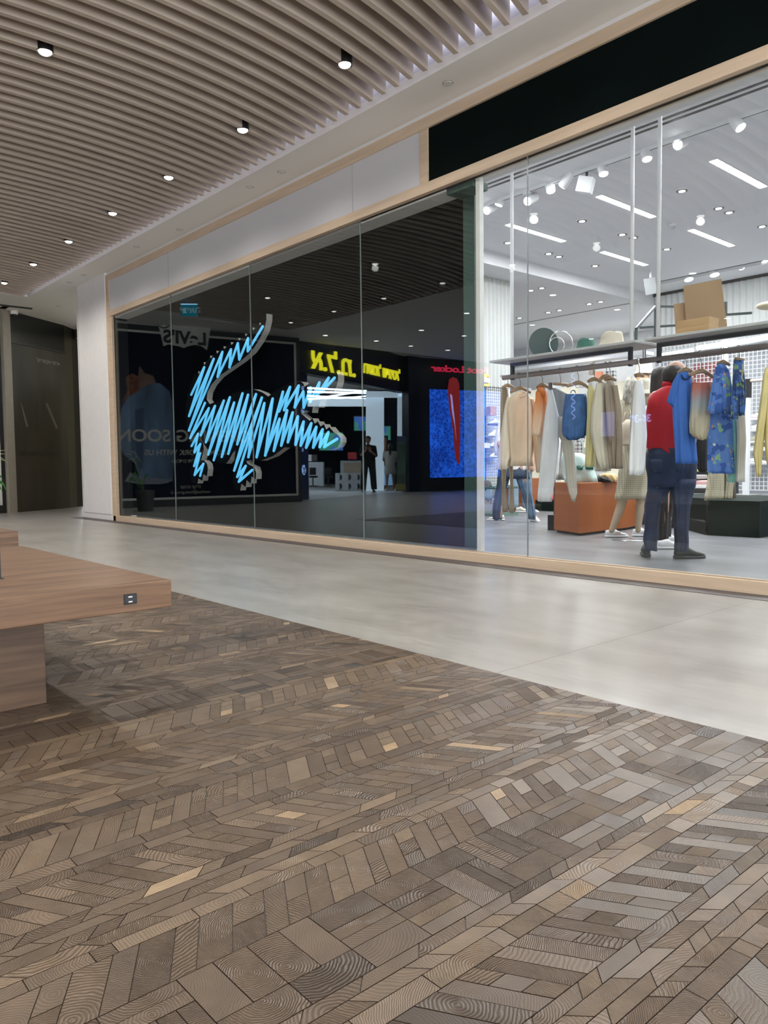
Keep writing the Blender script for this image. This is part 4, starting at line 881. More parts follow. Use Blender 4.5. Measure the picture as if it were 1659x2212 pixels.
def track_spot(px_, py_, y, lab, aim, ln=0.19, r=0.055):
    """head whose lens shows at the pixel, hung from the track at depth y"""
    p = at_y(px_, py_, y); aim = Vector(aim).normalized(); t = thing('track_spotlight', lab, 'spotlight', (p.x, y, SZ))
    bk = p-aim*ln
    MB().cyl(bk, p, r, r, 24).build('head', SHOPW, t, bevel=0.004); MB().cyl(p-aim*0.004, p+aim*0.003, r*0.86, r*0.86, 24).build('lens', SPL, t)
    md = (bk+p)/2; MB().cyl((md.x, y, SZ-0.03), (md.x, md.y, md.z+r*0.6), 0.012).b2(md.x-0.05, md.x+0.05, y-0.02, y+0.02, SZ-0.055, SZ-0.03).build('arm', SHOPW, t)
    o = bpy.data.objects.new('spot', sd); COL.objects.link(o); o.location = p+aim*0.02; o.rotation_euler = aim.to_track_quat('-Z', 'Y').to_euler()
AIM = {0: (0.22, -0.15, -0.9), 1: (0.05, -0.9, -0.5), 2: (-0.3, -0.2, -0.9), 3: (0.5, -0.05, -0.8), 4: (-0.75, 0.05, -0.6)}
for i, (x, y, a, lab) in enumerate(((1600, 276, 3, 'white spotlight at the right end of the visible track'), (1464, 313, 1, 'glaring white spotlight second from the right on the near track'), (1398, 344, 0, 'white spotlight just left of the right hanging rod'), (1304, 376, 0, 'white spotlight right of the small speaker box'),
                                    (1214, 402, 4, 'white spotlight tilted to the left beside the speaker box'), (1190, 413, 0, 'white spotlight hanging between the leaning one and the glass joint'), (1139, 435, 1, 'white spotlight seen behind the glass joint'), (1077, 443, 2, 'small white spotlight near the left end of the near track'), (1051, 455, 1, 'glaring spotlight at the left end of the near track'))):
    track_spot(x, y, 7.69, lab, AIM[a])
for i, (x, y, a, lab) in enumerate(((1488, 604, 0, 'white spotlight on the rear track above the cardboard'), (1544, 594, 0, 'white spotlight on the rear track right of the cardboard top'), (1600, 574, 1, 'glaring white spotlight on the rear track'), (1656, 565, 0, 'white spotlight on the rear track at the right edge'))):
    track_spot(x, y, 13.46, lab, AIM[a], 0.26, 0.085)
t = thing('speaker_box', 'small white cube speaker hanging from the near lighting track', 'speaker', at_y(1265, 395, 7.69))
q = at_y(1265, 400, 7.69); MB().box(q, (0.17, 0.14, 0.17), M=Matrix.Rotation(0.3, 3, 'Y') @ Matrix.Rotation(0.4, 3, 'Z')).build('cabinet', SHOPW, t, bevel=0.005)
q2 = at_y(1268, 372, 7.69); MB().tube([(q2.x, 7.69, SZ-0.03), (q2.x-0.04, 7.69, q2.z+0.06), q2, q], 0.014, 8).build('bracket', BLACK, t)
t = thing('speaker_box', 'pale grey box speaker under the ceiling left of the right hanging rod', 'speaker', at_y(1405, 618, 12.5))
q = at_y(1405, 618, 12.5); MB().box(q, (0.2, 0.16, 0.28), M=Matrix.Rotation(0.3, 3, 'X') @ Matrix.Rotation(0.5, 3, 'Z')).build('cabinet', mat('speaker_grey', (0.16, 0.165, 0.17), 0.7), t, bevel=0.01); MB().cyl(q, (q.x, q.y, SZ), 0.02).build('bracket', SHOPW, t)

# ---------------------------------------------------------------- rack: shelf on hanging rods, rails and brackets
RY = 5.7
def DR(x, y=850): return RY/ray(x, y).y
def rodthing(x, lab, ztop=SZ):
    p = at_y(x, 760, RY+0.10); t = thing('hanging_rod', lab, 'rod', (p.x, RY+0.1, 1.84)); MB().cyl((p.x, RY+0.1, 1.84), (p.x, RY+0.1, ztop), 0.016, 0.016, 16).build('rod', SHOPW, t, True)
    MB().cyl((p.x, RY+0.1, ztop-0.02), (p.x, RY+0.1, ztop), 0.035, 0.035, 16).build('rose', SHOPW, t)
rodthing(1106, 'white hanging rod at the left end of the clothes rack shelf'); rodthing(1363.5, 'white hanging rod where the left rack shelf ends'); rodthing(1421, 'white hanging rod where the right rack shelf begins')
SHG = mat('shelf_grey', (0.50, 0.51, 0.51), 0.45, var=0.03)
a = at_y(1057, 787, RY-0.2); b = at_y(1372, 741, RY-0.2); c_ = at_y(1391, 737, RY-0.2)
t = thing('rack_shelf', 'grey metal shelf of the left clothes rack holding the hats', 'shelf', (a.x, RY, 1.80)); MB().b2(a.x, b.x, RY-0.2, RY+0.22, 1.795, 1.815).build('board', SHG, t, bevel=0.002)
t = thing('rack_shelf', 'grey metal shelf of the right clothes rack holding the cardboard', 'shelf', (c_.x, RY, 1.80)); MB().b2(c_.x, 0.5, RY-0.2, RY+0.22, 1.795, 1.815).build('board', SHG, t, bevel=0.002)
ra = at_y(1087, 817, RY); rb = at_y(1372, 781, RY); rc = at_y(1391, 779, RY)
RZ = 1.672
t = thing('clothes_rail', 'brown grey clothes rail of the left rack', 'rail', (ra.x, RY, RZ)); MB().cyl((ra.x, RY, RZ), (rb.x+0.02, RY, RZ), 0.023, 0.023, 16).build('bar', mat('rail_brown', (0.23, 0.19, 0.175), 0.5), t, True)
xL, xR = at_y(1107, 800, RY).x, at_y(1362, 765, RY).x
br = MB(); 
for xx in (xL, xR): br.b2(xx-0.014, xx+0.014, RY-0.016, RY+0.016, RZ-0.03, 1.775)
br.b2(xL-0.014, xR+0.014, RY-0.016, RY+0.016, 1.765, 1.795)
br.build('bracket', BLACK, t)
t = thing('clothes_rail', 'brown grey clothes rail of the right rack', 'rail', (rc.x, RY, RZ)); MB().cyl((rc.x-0.03, RY, RZ), (0.45, RY, RZ), 0.023, 0.023, 16).build('bar', mat('rail_brown', (0.23, 0.19, 0.175), 0.5), t, True)
xL = at_y(1424, 760, RY).x; br = MB().b2(xL-0.014, xL+0.014, RY-0.016, RY+0.016, RZ-0.03, 1.775).b2(xL-0.014, 0.4, RY-0.016, RY+0.016, 1.765, 1.795); br.build('bracket', BLACK, t)

# ---------------------------------------------------------------- cloth helpers: rows of (pixel y, left x, right x [, extra depth]) at forward distance D
def cloth(name, rows, D, thick, m, parent=None, folds=(5, 0.006), slope=0.0, n=36, seed=0, smooth=True, hollow=False):
    rnd = random.Random(seed or len(rows)*7+int(rows[0][1])); ph = rnd.uniform(0, 6); rings = []
    R_ = []
    for i in range(len(rows)-1):                     # subdivide rows
        a, b = rows[i], rows[i+1]; k = max(1, int(abs(b[0]-a[0])/9))
        for j in range(k):
            t_ = j/k; R_.append([a[q]+(b[q]-a[q])*t_ for q in range(3)]+[(a[3] if len(a) > 3 else 0)*(1-t_)+(b[3] if len(b) > 3 else 0)*t_])
    l = rows[-1]; R_.append([l[0], l[1], l[2], l[3] if len(l) > 3 else 0])
    H = max(1, R_[-1][0]-R_[0][0])
    for y, xl, xr, ex in R_:
        mid, hw = (xl+xr)/2, max(0.4, (xr-xl)/2); d0 = D(mid) if callable(D) else D
        f_ = (y-R_[0][0])/H; amp = folds[1]*(0.35+0.9*f_); ring = []
        for k in range(n):
            a = 2*PI*k/n; u = math.copysign(abs(math.cos(a))**0.8, math.cos(a)); v = math.sin(a)
            w_ = thick*(0.75+0.25*math.sin(PI*min(1, f_*1.3)))
            dd = d0+ex-w_*v+amp*math.sin(folds[0]*u*2.2+ph+1.6*math.sin(3*f_+ph))*(1 if v > -0.2 else 0.4)+slope*(u*hw)/100
            ring.append(dp(mid+hw*u*(1+0.02*math.sin(9*f_+ph)), y+(1.2*math.sin(u*4+ph) if f_ > .97 else 0), dd))
        rings.append(ring)
    mb = MB().loft(rings); o = mb.build(name, m, parent, smooth=smooth); return o
def hanger(x, y, D, wpx, lab, rail=True, tilt=0, clip=False):
    """wooden hanger: pixel of the neck, distance, width in pixels"""
    top = dp(x, y-2, D); t = thing('clothes_hanger', lab, 'hanger', top)
    p = []
    for k in range(9):
        s = -1+2*k/8; p.append(dp(x+s*wpx/2, y+6+(14+tilt*s)*abs(s)**1.4*wpx/60, D+0.03*abs(s)))
    if clip: p = [dp(x-wpx/2, y+3, D), dp(x+wpx/2, y+5, D)]
    MB().tube(p, [0.013 if clip else 0.012+0.008*(1-abs(-1+2*k/8)) for k in range(len(p))], 8).build('body', HANG, t, True)
    r = at_y(x+3, y, RY); k_ = MB(); kx = dp(x, y+4, D); hook = [kx, kx+Vector((0, 0, 0.05))]
    for q in range(8):
        a = -PI*0.1+PI*1.15*q/7; hook.append(Vector((kx.x, RY, RZ+0.012))+Vector((0, -0.026*math.cos(a), 0.012*math.sin(a)+0.004)))
    MB().tube(hook, 0.0028, 6).build('hook', STEEL, t, True); return t
BEIGE = mat('beige_cloth', (0.72, 0.57, 0.42), 0.9, var=0.05, bump=0.15)
def garment(name, lab, cat, x, y, g=None): return thing(name, lab, cat, dp(x, y, DR(x)), g)
# taupe trousers at the far left
t = garment('trousers', 'long taupe trousers hanging behind the beige sweatshirt', 'trousers', 1095, 1000)
TP = mat('taupe_cloth', (0.30, 0.235, 0.165), 0.85, bump=0.1)
D1 = lambda x: DR(x)+0.12
cloth('waist', [(838, 1083, 1096), (870, 1081, 1100), (930, 1080, 1108), (1000, 1082, 1112)], D1, 0.05, TP, t); cloth('leg', [(995, 1082, 1095), (1050, 1084, 1092), (1106, 1084, 1096)], D1, 0.03, TP, t); cloth('leg', [(985, 1097, 1108), (1050, 1102, 1109), (1108, 1099, 1112)], D1, 0.03, TP, t)
hanger(1097, 826, DR(1097)+0.10, 26, 'wooden hanger at the far left holding the taupe trousers')
# beige sweatshirt
t = garment('sweatshirt', 'beige long sleeved sweatshirt, the largest garment on the left rack', 'sweatshirt', 1125, 930)
D1 = lambda x: DR(1120)
cloth('body', [(847, 1115, 1136), (852, 1109, 1142), (862, 1100, 1152), (880, 1097, 1157), (930, 1098, 1156), (975, 1100, 1154), (992, 1103, 1150), (1006, 1101, 1152)], D1, 0.085, BEIGE, t, (4, 0.012), 0.5)
cloth('sleeve', [(857, 1096, 1108), (875, 1091, 1110), (910, 1085, 1113), (950, 1080, 1114), (980, 1077, 1107), (996, 1078, 1100), (1013, 1079, 1098)], lambda x: DR(1120)-0.08, 0.05, mat('beige_lit', (0.82, 0.73, 0.61), 0.9, var=0.04, bump=0.15), t, (3, 0.008))  # near sleeve painted a paler beige for the lit side of the sweatshirt
cloth('sleeve', [(862, 1144, 1155), (890, 1150, 1160), (940, 1150, 1161), (985, 1154, 1166), (1020, 1158, 1168)], lambda x: DR(1120)+0.08, 0.04, BEIGE, t)
MB().tube([dp(1125+11*math.cos(a), 852+6*math.sin(a), DR(1120)-0.06-0.02*math.sin(a)) for a in [PI*2*k/20 for k in range(21)]], 0.006, 6).build('collar', BEIGE, t, True)
hanger(1124, 832, DR(1120), 44, 'broad wooden hanger in the neck of the beige sweatshirt')
# orange to cream polo
OR = grad_mat('orange_fade', [(0, (0.78, 0.62, 0.48)), (0.35, (0.80, 0.55, 0.38)), (0.7, (0.72, 0.25, 0.08)), (1, (0.62, 0.17, 0.04))], 1.05, 1.58)
t = garment('polo_shirt', 'orange polo shirt fading to cream beside the beige sweatshirt', 'shirt', 1165, 880)
D1 = lambda x: DR(1165)+0.02
cloth('body', [(836, 1164, 1175), (848, 1157, 1181), (900, 1156, 1186), (960, 1160, 1190), (1020, 1160, 1188)], D1, 0.07, OR, t); cloth('sleeve', [(846, 1159, 1168), (870, 1155, 1173), (905, 1151, 1172), (932, 1149, 1168), (941, 1150, 1167)], lambda x: DR(1165)-0.09, 0.04, OR, t)
cloth('collar', [(836, 1163, 1172), (843, 1164, 1176), (855, 1170, 1178)], lambda x: DR(1165)-0.10, 0.015, OR, t)
hanger(1172, 825, DR(1168), 26, 'wooden hanger holding the orange polo shirt')
# light grey trousers with clips
GRY = mat('light_grey_cloth', (0.66, 0.68, 0.71), 0.85, var=0.05, bump=0.2)
t = garment('trousers', 'pale grey wide trousers clipped by one corner, hanging lowest on the left rack', 'trousers', 1190, 960)
D1 = lambda x: DR(1190)-0.03
cloth('leg', [(840, 1183, 1193), (870, 1181, 1201), (900, 1176, 1208), (960, 1170, 1207), (1030, 1164, 1200), (1070, 1161, 1194), (1083, 1161, 1192)], D1, 0.05, GRY, t, (5, 0.01))
cloth('waist', [(838, 1187, 1200), (850, 1192, 1225), (880, 1198, 1222), (905, 1203, 1214)], lambda x: DR(1190)+0.04, 0.03, mat('mid_grey_cloth', (0.33, 0.35, 0.38), 0.85), t)
cloth('leg', [(900, 1203, 1216), (940, 1206, 1224), (952, 1212, 1240), (1000, 1220, 1242), (1040, 1223, 1246), (1065, 1229, 1247), (1083, 1236, 1242)], lambda x: DR(1215)+0.06, 0.035, mat('pale_sand_cloth', (0.52, 0.49, 0.43), 0.9), t)
hanger(1211, 826, DR(1211), 32, 'straight wooden clip hanger above the pale grey trousers', clip=True)
for x, y in ((1189, 834), (1234, 841)):
    q = dp(x, y, DR(1211)-0.02); MB().box(q, (0.025, 0.03, 0.055)).build('clip', STEEL, bpy.data.objects[t.name] if False else None) if False else None
ck = MB(); ck.box(dp(1189, 834, DR(1211)), (0.022, 0.03, 0.06)); ck.build('clip', STEEL, t)
# blue shorts
BL = mat('blue_cloth', (0.035, 0.115, 0.30), 0.6, var=0.25, scale=14, bump=0.5, bscale=30)
t = garment('shorts', 'shiny mid blue shorts with gathered waist', 'shorts', 1240, 900)
D1 = lambda x: DR(1240)-0.05
cloth('body', [(851, 1221, 1266), (858, 1220, 1268), (880, 1217, 1269), (915, 1214, 1270), (932, 1213, 1270), (941, 1216, 1266), (950, 1225, 1246)], D1, 0.07, BL, t, (9, 0.014)); cloth('inner_leg', [(915, 1228, 1262), (935, 1228, 1264), (946, 1234, 1262)], lambda x: DR(1240)+0.03, 0.05, mat('blue_inner', (0.015, 0.05, 0.16), 0.7), t)
MB().tube([dp(1238+5*math.cos(a), 849-6*math.sin(a), DR(1240)-0.12) for a in [PI*k/8 for k in range(9)]], 0.004, 6).build('drawstring', BLACK, t)
hanger(1250, 820, DR(1245), 52, 'dark wooden hanger carrying the blue shorts', tilt=4)
# yellow garment
YE = mat('yellow_cloth', (0.80, 0.73, 0.38), 0.85, var=0.05, bump=0.15)
t = garment('shirt', 'pale yellow shirt squeezed between the blue shorts and the linen jacket', 'shirt', 1274, 900)
cloth('body', [(832, 1272, 1280), (850, 1268, 1288), (900, 1268, 1290), (960, 1265, 1288), (1008, 1263, 1284)], lambda x: DR(1275)+0.02, 0.06, YE, t, (4, 0.012)); hanger(1284, 812, DR(1284)+0.03, 30, 'wooden hanger holding the pale yellow shirt')
# linen jacket and taupe blazer
LN = mat('linen_cloth', (0.66, 0.62, 0.51), 0.9, var=0.06, bump=0.2)
t = garment('jacket', 'pale linen jacket with long sleeve and cuff buttons in the middle of the left rack', 'jacket', 1295, 920)
cloth('sleeve', [(828, 1288, 1306), (850, 1283, 1310), (890, 1277, 1311), (930, 1275, 1311), (970, 1282, 1314), (1000, 1291, 1317), (1012, 1297, 1316)], lambda x: DR(1300)-0.06, 0.055, LN, t, (3, 0.012))
cloth('body', [(826, 1292, 1308), (850, 1288, 1318), (920, 1284, 1320), (980, 1284, 1322), (1018, 1284, 1320)], lambda x: DR(1300)+0.04, 0.06, LN, t, (4, 0.014)); hanger(1310, 806, DR(1310), 30, 'wooden hanger holding the pale linen jacket')
TB = mat('blazer_cloth', (0.34, 0.28, 0.215), 0.9, var=0.08, bump=0.2)
t = garment('blazer', 'brown taupe blazer hanging right of the linen jacket', 'blazer', 1328, 920)
cloth('body', [(822, 1310, 1322), (840, 1308, 1333), (880, 1309, 1338), (950, 1312, 1342), (1012, 1316, 1345)], lambda x: DR(1328), 0.06, TB, t, (4, 0.015)); cloth('lapel', [(828, 1306, 1314), (870, 1308, 1318), (920, 1312, 1322), (960, 1316, 1322)], lambda x: DR(1325)-0.08, 0.012, mat('lapel_cloth', (0.35, 0.29, 0.23), 0.9), t)
cloth('sleeve', [(832, 1322, 1334), (880, 1328, 1342), (950, 1332, 1345), (1012, 1330, 1346)], lambda x: DR(1330)-0.05, 0.045, TB, t); hanger(1318, 810, DR(1322), 24, 'wooden hanger holding the brown taupe blazer')
# white shirt
WS = mat('white_cloth', (0.86, 0.87, 0.88), 0.85, var=0.03, bump=0.2)
t = garment('shirt', 'long white shirt hanging alone left of the man in red', 'shirt', 1382, 920)
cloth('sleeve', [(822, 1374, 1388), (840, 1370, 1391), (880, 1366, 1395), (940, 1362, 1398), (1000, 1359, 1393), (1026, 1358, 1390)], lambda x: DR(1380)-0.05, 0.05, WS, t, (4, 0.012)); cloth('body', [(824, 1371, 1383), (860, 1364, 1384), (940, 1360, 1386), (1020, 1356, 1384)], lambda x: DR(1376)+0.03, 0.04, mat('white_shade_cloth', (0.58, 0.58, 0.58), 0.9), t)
hanger(1381, 803, DR(1380), 18, 'wooden hanger with clips holding the long white shirt')
# blue t-shirt in front of the man
BT = mat('royal_cloth', (0.045, 0.15, 0.50), 0.8, var=0.08, bump=0.15)
t = garment('t_shirt', 'royal blue T-shirt hanging in front of the man in the red shirt', 'T-shirt', 1478, 900)
cloth('body', [(803, 1471, 1486), (812, 1463, 1493), (830, 1456, 1497), (870, 1452, 1499), (930, 1455, 1502), (1001, 1459, 1508)], lambda x: DR(1478), 0.07, BT, t, (5, 0.014)); cloth('sleeve', [(806, 1464, 1474), (825, 1453, 1472), (850, 1445, 1468), (868, 1440, 1465), (880, 1452, 1464)], lambda x: DR(1460)-0.06, 0.045, BT, t)
MB().tube([dp(1482+9*math.cos(a), 810+9*math.sin(a), DR(1480)-0.065) for a in [PI*k/10 for k in range(11)]], 0.007, 6).build('collar', mat('navy_rib', (0.015, 0.03, 0.12), 0.8), t, True)
hanger(1482, 792, DR(1480), 36, 'pale wooden hanger in the neck of the royal blue T-shirt')
# faded shorts
RF = grad_mat('red_sand_fade', [(0, (0.52, 0.46, 0.33)), (0.42, (0.50, 0.46, 0.36)), (0.62, (0.33, 0.37, 0.40)), (0.82, (0.42, 0.16, 0.13)), (1, (0.36, 0.08, 0.06))], 0.98, 1.50)
t = garment('shorts', 'shorts fading from red over grey to sand right of the royal blue T-shirt', 'shorts', 1510, 890)
cloth('body', [(826, 1495, 1538), (850, 1492, 1540), (890, 1490, 1539), (920, 1489, 1535), (935, 1490, 1532), (943, 1496, 1529), (950, 1506, 1526)], lambda x: DR(1512), 0.07, RF, t, (9, 0.014)); cloth('inner_leg', [(930, 1494, 1520), (942, 1496, 1518)], lambda x: DR(1512)+0.04, 0.04, mat('sand_inner', (0.35, 0.30, 0.22), 0.85), t)
hanger(1515, 795, DR(1512), 54, 'brown wooden hanger carrying the fading red shorts', tilt=3)
# blue printed shirts and shorts
PR = print_mat('tropic_print', (0.095, 0.21, 0.56), [((0.035, 0.10, 0.36), 0.56), ((0.22, 0.42, 0.26), 0.63), ((0.60, 0.28, 0.14), 0.69), ((0.55, 0.62, 0.60), 0.70)], 11)
PR2 = print_mat('tropic_dark_print', (0.03, 0.07, 0.20), [((0.055, 0.15, 0.45), 0.54), ((0.20, 0.32, 0.14), 0.60), ((0.42, 0.40, 0.25), 0.69)], 13)
t = garment('shirt', 'blue tropical print shirt with short sleeve on the right rack', 'shirt', 1560, 850)
cloth('body', [(786, 1550, 1566), (800, 1545, 1576), (840, 1543, 1582), (880, 1544, 1584), (896, 1548, 1583)], lambda x: DR(1560), 0.07, PR, t, (5, 0.014)); cloth('sleeve', [(792, 1545, 1556), (830, 1538, 1562), (870, 1530, 1565), (893, 1526, 1566)], lambda x: DR(1548)-0.07, 0.05, PR, t)
hanger(1562, 776, DR(1562), 26, 'dark wooden hanger holding the blue tropical print shirt')
t = garment('shorts', 'dark tropical print shorts with drawstring at the right of the printed shirt', 'shorts', 1597, 840)
cloth('body', [(778, 1585, 1606), (800, 1583, 1608), (840, 1582, 1611), (860, 1581, 1612)], lambda x: DR(1597), 0.07, PR2, t, (8, 0.012)); cloth('leg', [(855, 1580, 1597), (885, 1578, 1596), (905, 1577, 1594)], lambda x: DR(1590)-0.04, 0.05, PR2, t); cloth('leg', [(855, 1592, 1612), (898, 1594, 1609)], lambda x: DR(1600), 0.05, PR2, t)
MB().tube([dp(1604, 786, DR(1600)-0.08), dp(1605, 800, DR(1600)-0.1), dp(1602, 815, DR(1600)-0.1), dp(1606, 825, DR(1600)-0.1)], 0.005, 6).build('drawstring', mat('cord', (0.4, 0.4, 0.25), 0.8), t)
hanger(1597, 772, DR(1597), 20, 'wooden clip hanger carrying the dark tropical print shorts', clip=True)
t = garment('beach_towel', 'long blue panel with palm tree print hanging below the printed shirt', 'towel', 1558, 960)
cloth('cloth', [(893, 1530, 1582), (930, 1527, 1584), (980, 1527, 1586), (1015, 1528, 1587), (1023, 1530, 1587)], lambda x: DR(1558)+0.10, 0.03, PR, t, (3, 0.012))
# mint and white trousers
t = garment('trousers', 'mint green trousers hanging behind the palm print panel', 'trousers', 1582, 960)
cloth('leg', [(900, 1580, 1592), (950, 1581, 1598), (1010, 1572, 1592), (1042, 1570, 1590)], lambda x: DR(1585)+0.22, 0.03, mat('mint_cloth', (0.30, 0.62, 0.55), 0.85), t)
t = garment('trousers', 'long white trousers hanging right of the mint ones', 'trousers', 1600, 970)
cloth('leg', [(895, 1590, 1610), (950, 1592, 1612), (1000, 1591, 1610), (1040, 1589, 1609)], lambda x: DR(1600)+0.20, 0.04, mat('offwhite_cloth', (0.66, 0.65, 0.62), 0.9), t)
# yellow cardigan
t = garment('cardigan', 'yellow knitted cardigan cut by the right edge of the picture', 'cardigan', 1650, 900)
YC = mat('yellow_knit', (0.76, 0.66, 0.32), 0.9, var=0.06, bump=0.3, bscale=150)
cloth('sleeve', [(793, 1654, 1668), (810, 1648, 1670), (870, 1641, 1662), (930, 1633, 1653), (980, 1626, 1648), (1000, 1630, 1646), (1030, 1634, 1644)], lambda x: DR(1645)-0.05, 0.045, YC, t, (3, 0.01)); cloth('body', [(790, 1658, 1690), (870, 1655, 1700), (960, 1652, 1700), (1005, 1656, 1700)], lambda x: DR(1670), 0.06, YC, t)
# dark jacket behind the man
t = thing('jacket', 'black jacket hanging between the man in red and the palm print panel', 'jacket', dp(1518, 980, 7.6)); cloth('body', [(940, 1505, 1530), (980, 1503, 1530), (1012, 1506, 1529), (1020, 1511, 1526)], 7.6, 0.06, mat('black_cloth', (0.012, 0.012, 0.014), 0.8), t)

# ---------------------------------------------------------------- things on the shelf
sh = lambda x, y, Y=RY: at_y(x, y, Y)
q = at_y(1175, 738, RY-0.02)
t = thing('round_display_disc', 'dark green round disc standing on the left rack shelf', 'display disc', (q.x, q.y, 1.815))
rr = 0.135; P = [(rr*math.cos(a), max(-0.118, rr*math.sin(a))) for a in [2*PI*k/48 for k in range(48)]]
ax = (RT*0.95+Vector((0, 0.25, 0))).normalized(); ax.z = 0; ax.normalize(); nn = Vector((-ax.y, ax.x, 0))
MB().prism(P, lambda u, v, w_: Vector((q.x, q.y, 1.815+0.118))+ax*u+nn*w_+Vector((0, 0, v)), 0.012).build('disc', mat('disc_green', (0.022, 0.052, 0.045), 0.5), t)
MB().box((q.x, q.y+0.03, 1.818), (0.06, 0.06, 0.006)).build('foot', DGREEN, t)
t = thing('display_ring', 'chrome double ring stand behind the dark green disc', 'display stand', (q.x+0.15, RY+0.08, 1.815))
def ring(c, r, th, m, nm, ang=0.0): MB().tube([Vector(c)+Vector((ax.x*r*math.cos(a), ax.y*r*math.cos(a), r*math.sin(a))) for a in [2*PI*k/32 for k in range(33)]], th, 8).build(nm, m, t, True)
e1 = at_y(1212, 742, RY+0.08); ring((e1.x, e1.y, 1.815+0.11), 0.108, 0.006, CHROME, 'large_ring'); e2 = at_y(1203, 738, RY+0.08); ring((e2.x, e2.y, 1.815+0.10), 0.07, 0.004, CHROME, 'small_ring')
def bucket_hat(x, y0, y1, x0, x1, D, m, lab, Y=None, brim=1.25, band=None):
    c = dp(x, (y0+y1)/2, D); s = D/F; hw = (x1-x0)/2*s; H_ = (y1-y0)*s
    z0 = dp(x, y1, D).z; t = thing('bucket_hat', lab, 'hat', (c.x, c.y, z0)); rings = []
    for k, (f_, r) in enumerate(((0, brim), (0.06, brim*0.99), (0.22, 0.92), (0.30, 0.86), (0.7, 0.80), (0.9, 0.74), (0.98, 0.6), (1.0, 0.3))):
        rings.append([Vector((c.x, c.y, z0+H_*f_+0.006*math.sin(3*a+k))) + Vector((math.cos(a)*hw/brim*r*(1+0.03*math.sin(5*a+k)), math.sin(a)*hw/brim*r, 0)) for a in [2*PI*q_/28 for q_ in range(28)]])
    MB().loft(rings).build('crown', m, t, True)
    if band: MB().tube([(c.x+math.cos(a)*hw/brim*0.88, c.y+math.sin(a)*hw/brim*0.88, z0+H_*0.3) for a in [2*PI*q_/28 for q_ in range(29)]], 0.006, 6).build('band', band, t)
    return t
bucket_hat(1266, 732, 757.5, 1243, 1291, DR(1266), mat('green_hat', (0.03, 0.14, 0.10), 0.8, var=0.2, scale=20), 'dark green bucket hat lying on the left rack shelf', brim=1.05)
bucket_hat(1322, 718, 750, 1292, 1354, DR(1322)+0.02, mat('cream_hat', (0.66, 0.60, 0.50), 0.85, var=0.05, scale=20), 'cream bucket hat near the end of the left rack shelf', brim=1.08)
CB = mat('cardboard', (0.34, 0.225, 0.125), 0.85, var=0.07, scale=5)
DC = DR(1510)+0.06
def panel(name, lab, cat, P, D, th, m, part='sheet', dslope=0.0):
    t = thing(name, lab, cat, dp(sum(p[0] for p in P)/len(P), max(p[1] for p in P), D)); x0 = P[0][0]
    fr_ = lambda u, v, w_: dp(u, v, D+dslope*(u-x0)/100+w_)
    MB().prism(P, fr_, th).build(part, m, t); return t
panel('cardboard_sheet', 'large tilted brown cardboard sheet leaning on the right rack shelf', 'cardboard', [(1476, 618), (1558, 602), (1571, 707), (1484, 722)], DC, 0.012, CB)
panel('cardboard_sheet', 'smaller brown cardboard sheet behind the large one', 'cardboard', [(1455, 657), (1482, 653), (1487, 719), (1460, 724)], DC+0.05, 0.012, mat('cardboard_b', (0.37, 0.25, 0.15), 0.85, var=0.06, scale=5))
OKB = wood_mat('oak_box', (0.42, 0.25, 0.11), (0.60, 0.40, 0.20), 0.5, 1.6, (2, 2, 14))
a = at_y(1460, 722, RY-0.10); b = at_y(1532, 711, RY-0.10); a2 = at_y(1532, 683, RY-0.10)
t = thing('wooden_box', 'light oak block box in front of the cardboard on the right rack shelf', 'box', (a.x, RY-0.1, 1.815)); MB().b2(a.x, b.x, RY-0.10, RY+0.05, 1.815, a2.z).build('body', OKB, t, bevel=0.002)
# black display frame further back
t = thing('bar_rack', 'black square metal frame hanging behind the cardboard sheets', 'frame', dp(1420, 700, 8.5)); mb = MB(); fk = 8.5
for (x0, y0, d0, x1, y1, d1) in ((1374, 735, 8.5, 1374, 712, 8.5), (1374, 710, 8.5, 1416, 662, 8.9), (1416, 662, 8.9, 1568, 664, 8.9), (1382, 708, 8.5, 1460, 703, 8.5), (1416, 660, 8.9, 1416, 730, 8.9), (1568, 652, 8.9, 1568, 680, 8.9), (1568, 680, 8.9, 1624, 676, 8.7)): mb.tube([dp(x0, y0, d0), dp(x1, y1, d1)], 0.018, 4)
mb.build('bars', mat('frame_dark', (0.03, 0.045, 0.045), 0.4), t)
t = thing('surfboard', 'pale surfboard tip jutting in at the right edge above the rack', 'surfboard', dp(1650, 659, 9)); MB().ell(dp(1665, 660, 9.0), (0.16, 0.16, 0.045), 24, 8).build('board', mat('board_cream', (0.62, 0.55, 0.36), 0.35), t, True)

# ---------------------------------------------------------------- display furniture on the shop floor
TERRA = wood_mat('terracotta_board', (0.31, 0.095, 0.030), (0.36, 0.115, 0.038), 0.45, 0.8, (3, 3, 0.4), 2)
o0 = at_z(1196, 1146, 0.02); o1 = at_z(1252, 1155, 0.02); o2 = at_z(1356, 1142, 0.02)
zt = 0.63
tA, tB, tC = at_z(1195, 1046, zt), at_z(1257, 1046, zt), at_z(1333, 1041, zt)
def prismbox(name, pts, z0, z1, m, parent=None, bevel=0.0):
    mb = MB().prism([(p[0], p[1]) for p in pts], lambda u, v, w_: Vector((u, v, z0+w_)), z1-z0); return mb.build(name, m, parent, bevel=bevel)
bk = Vector((-0.15, 0.75, 0))
t = thing('display_table', 'terracotta orange faceted display block carrying the mint bag', 'display table', (o1.x, o1.y, 0))
bt_ = [o0, o1, o2, o2+Vector((-0.1, 0.45, 0)), o0+Vector((0.15, 0.6, 0))]; cb_ = sum(bt_, Vector())/5; tp = [cb_+(p-cb_)*0.985 for p in bt_]
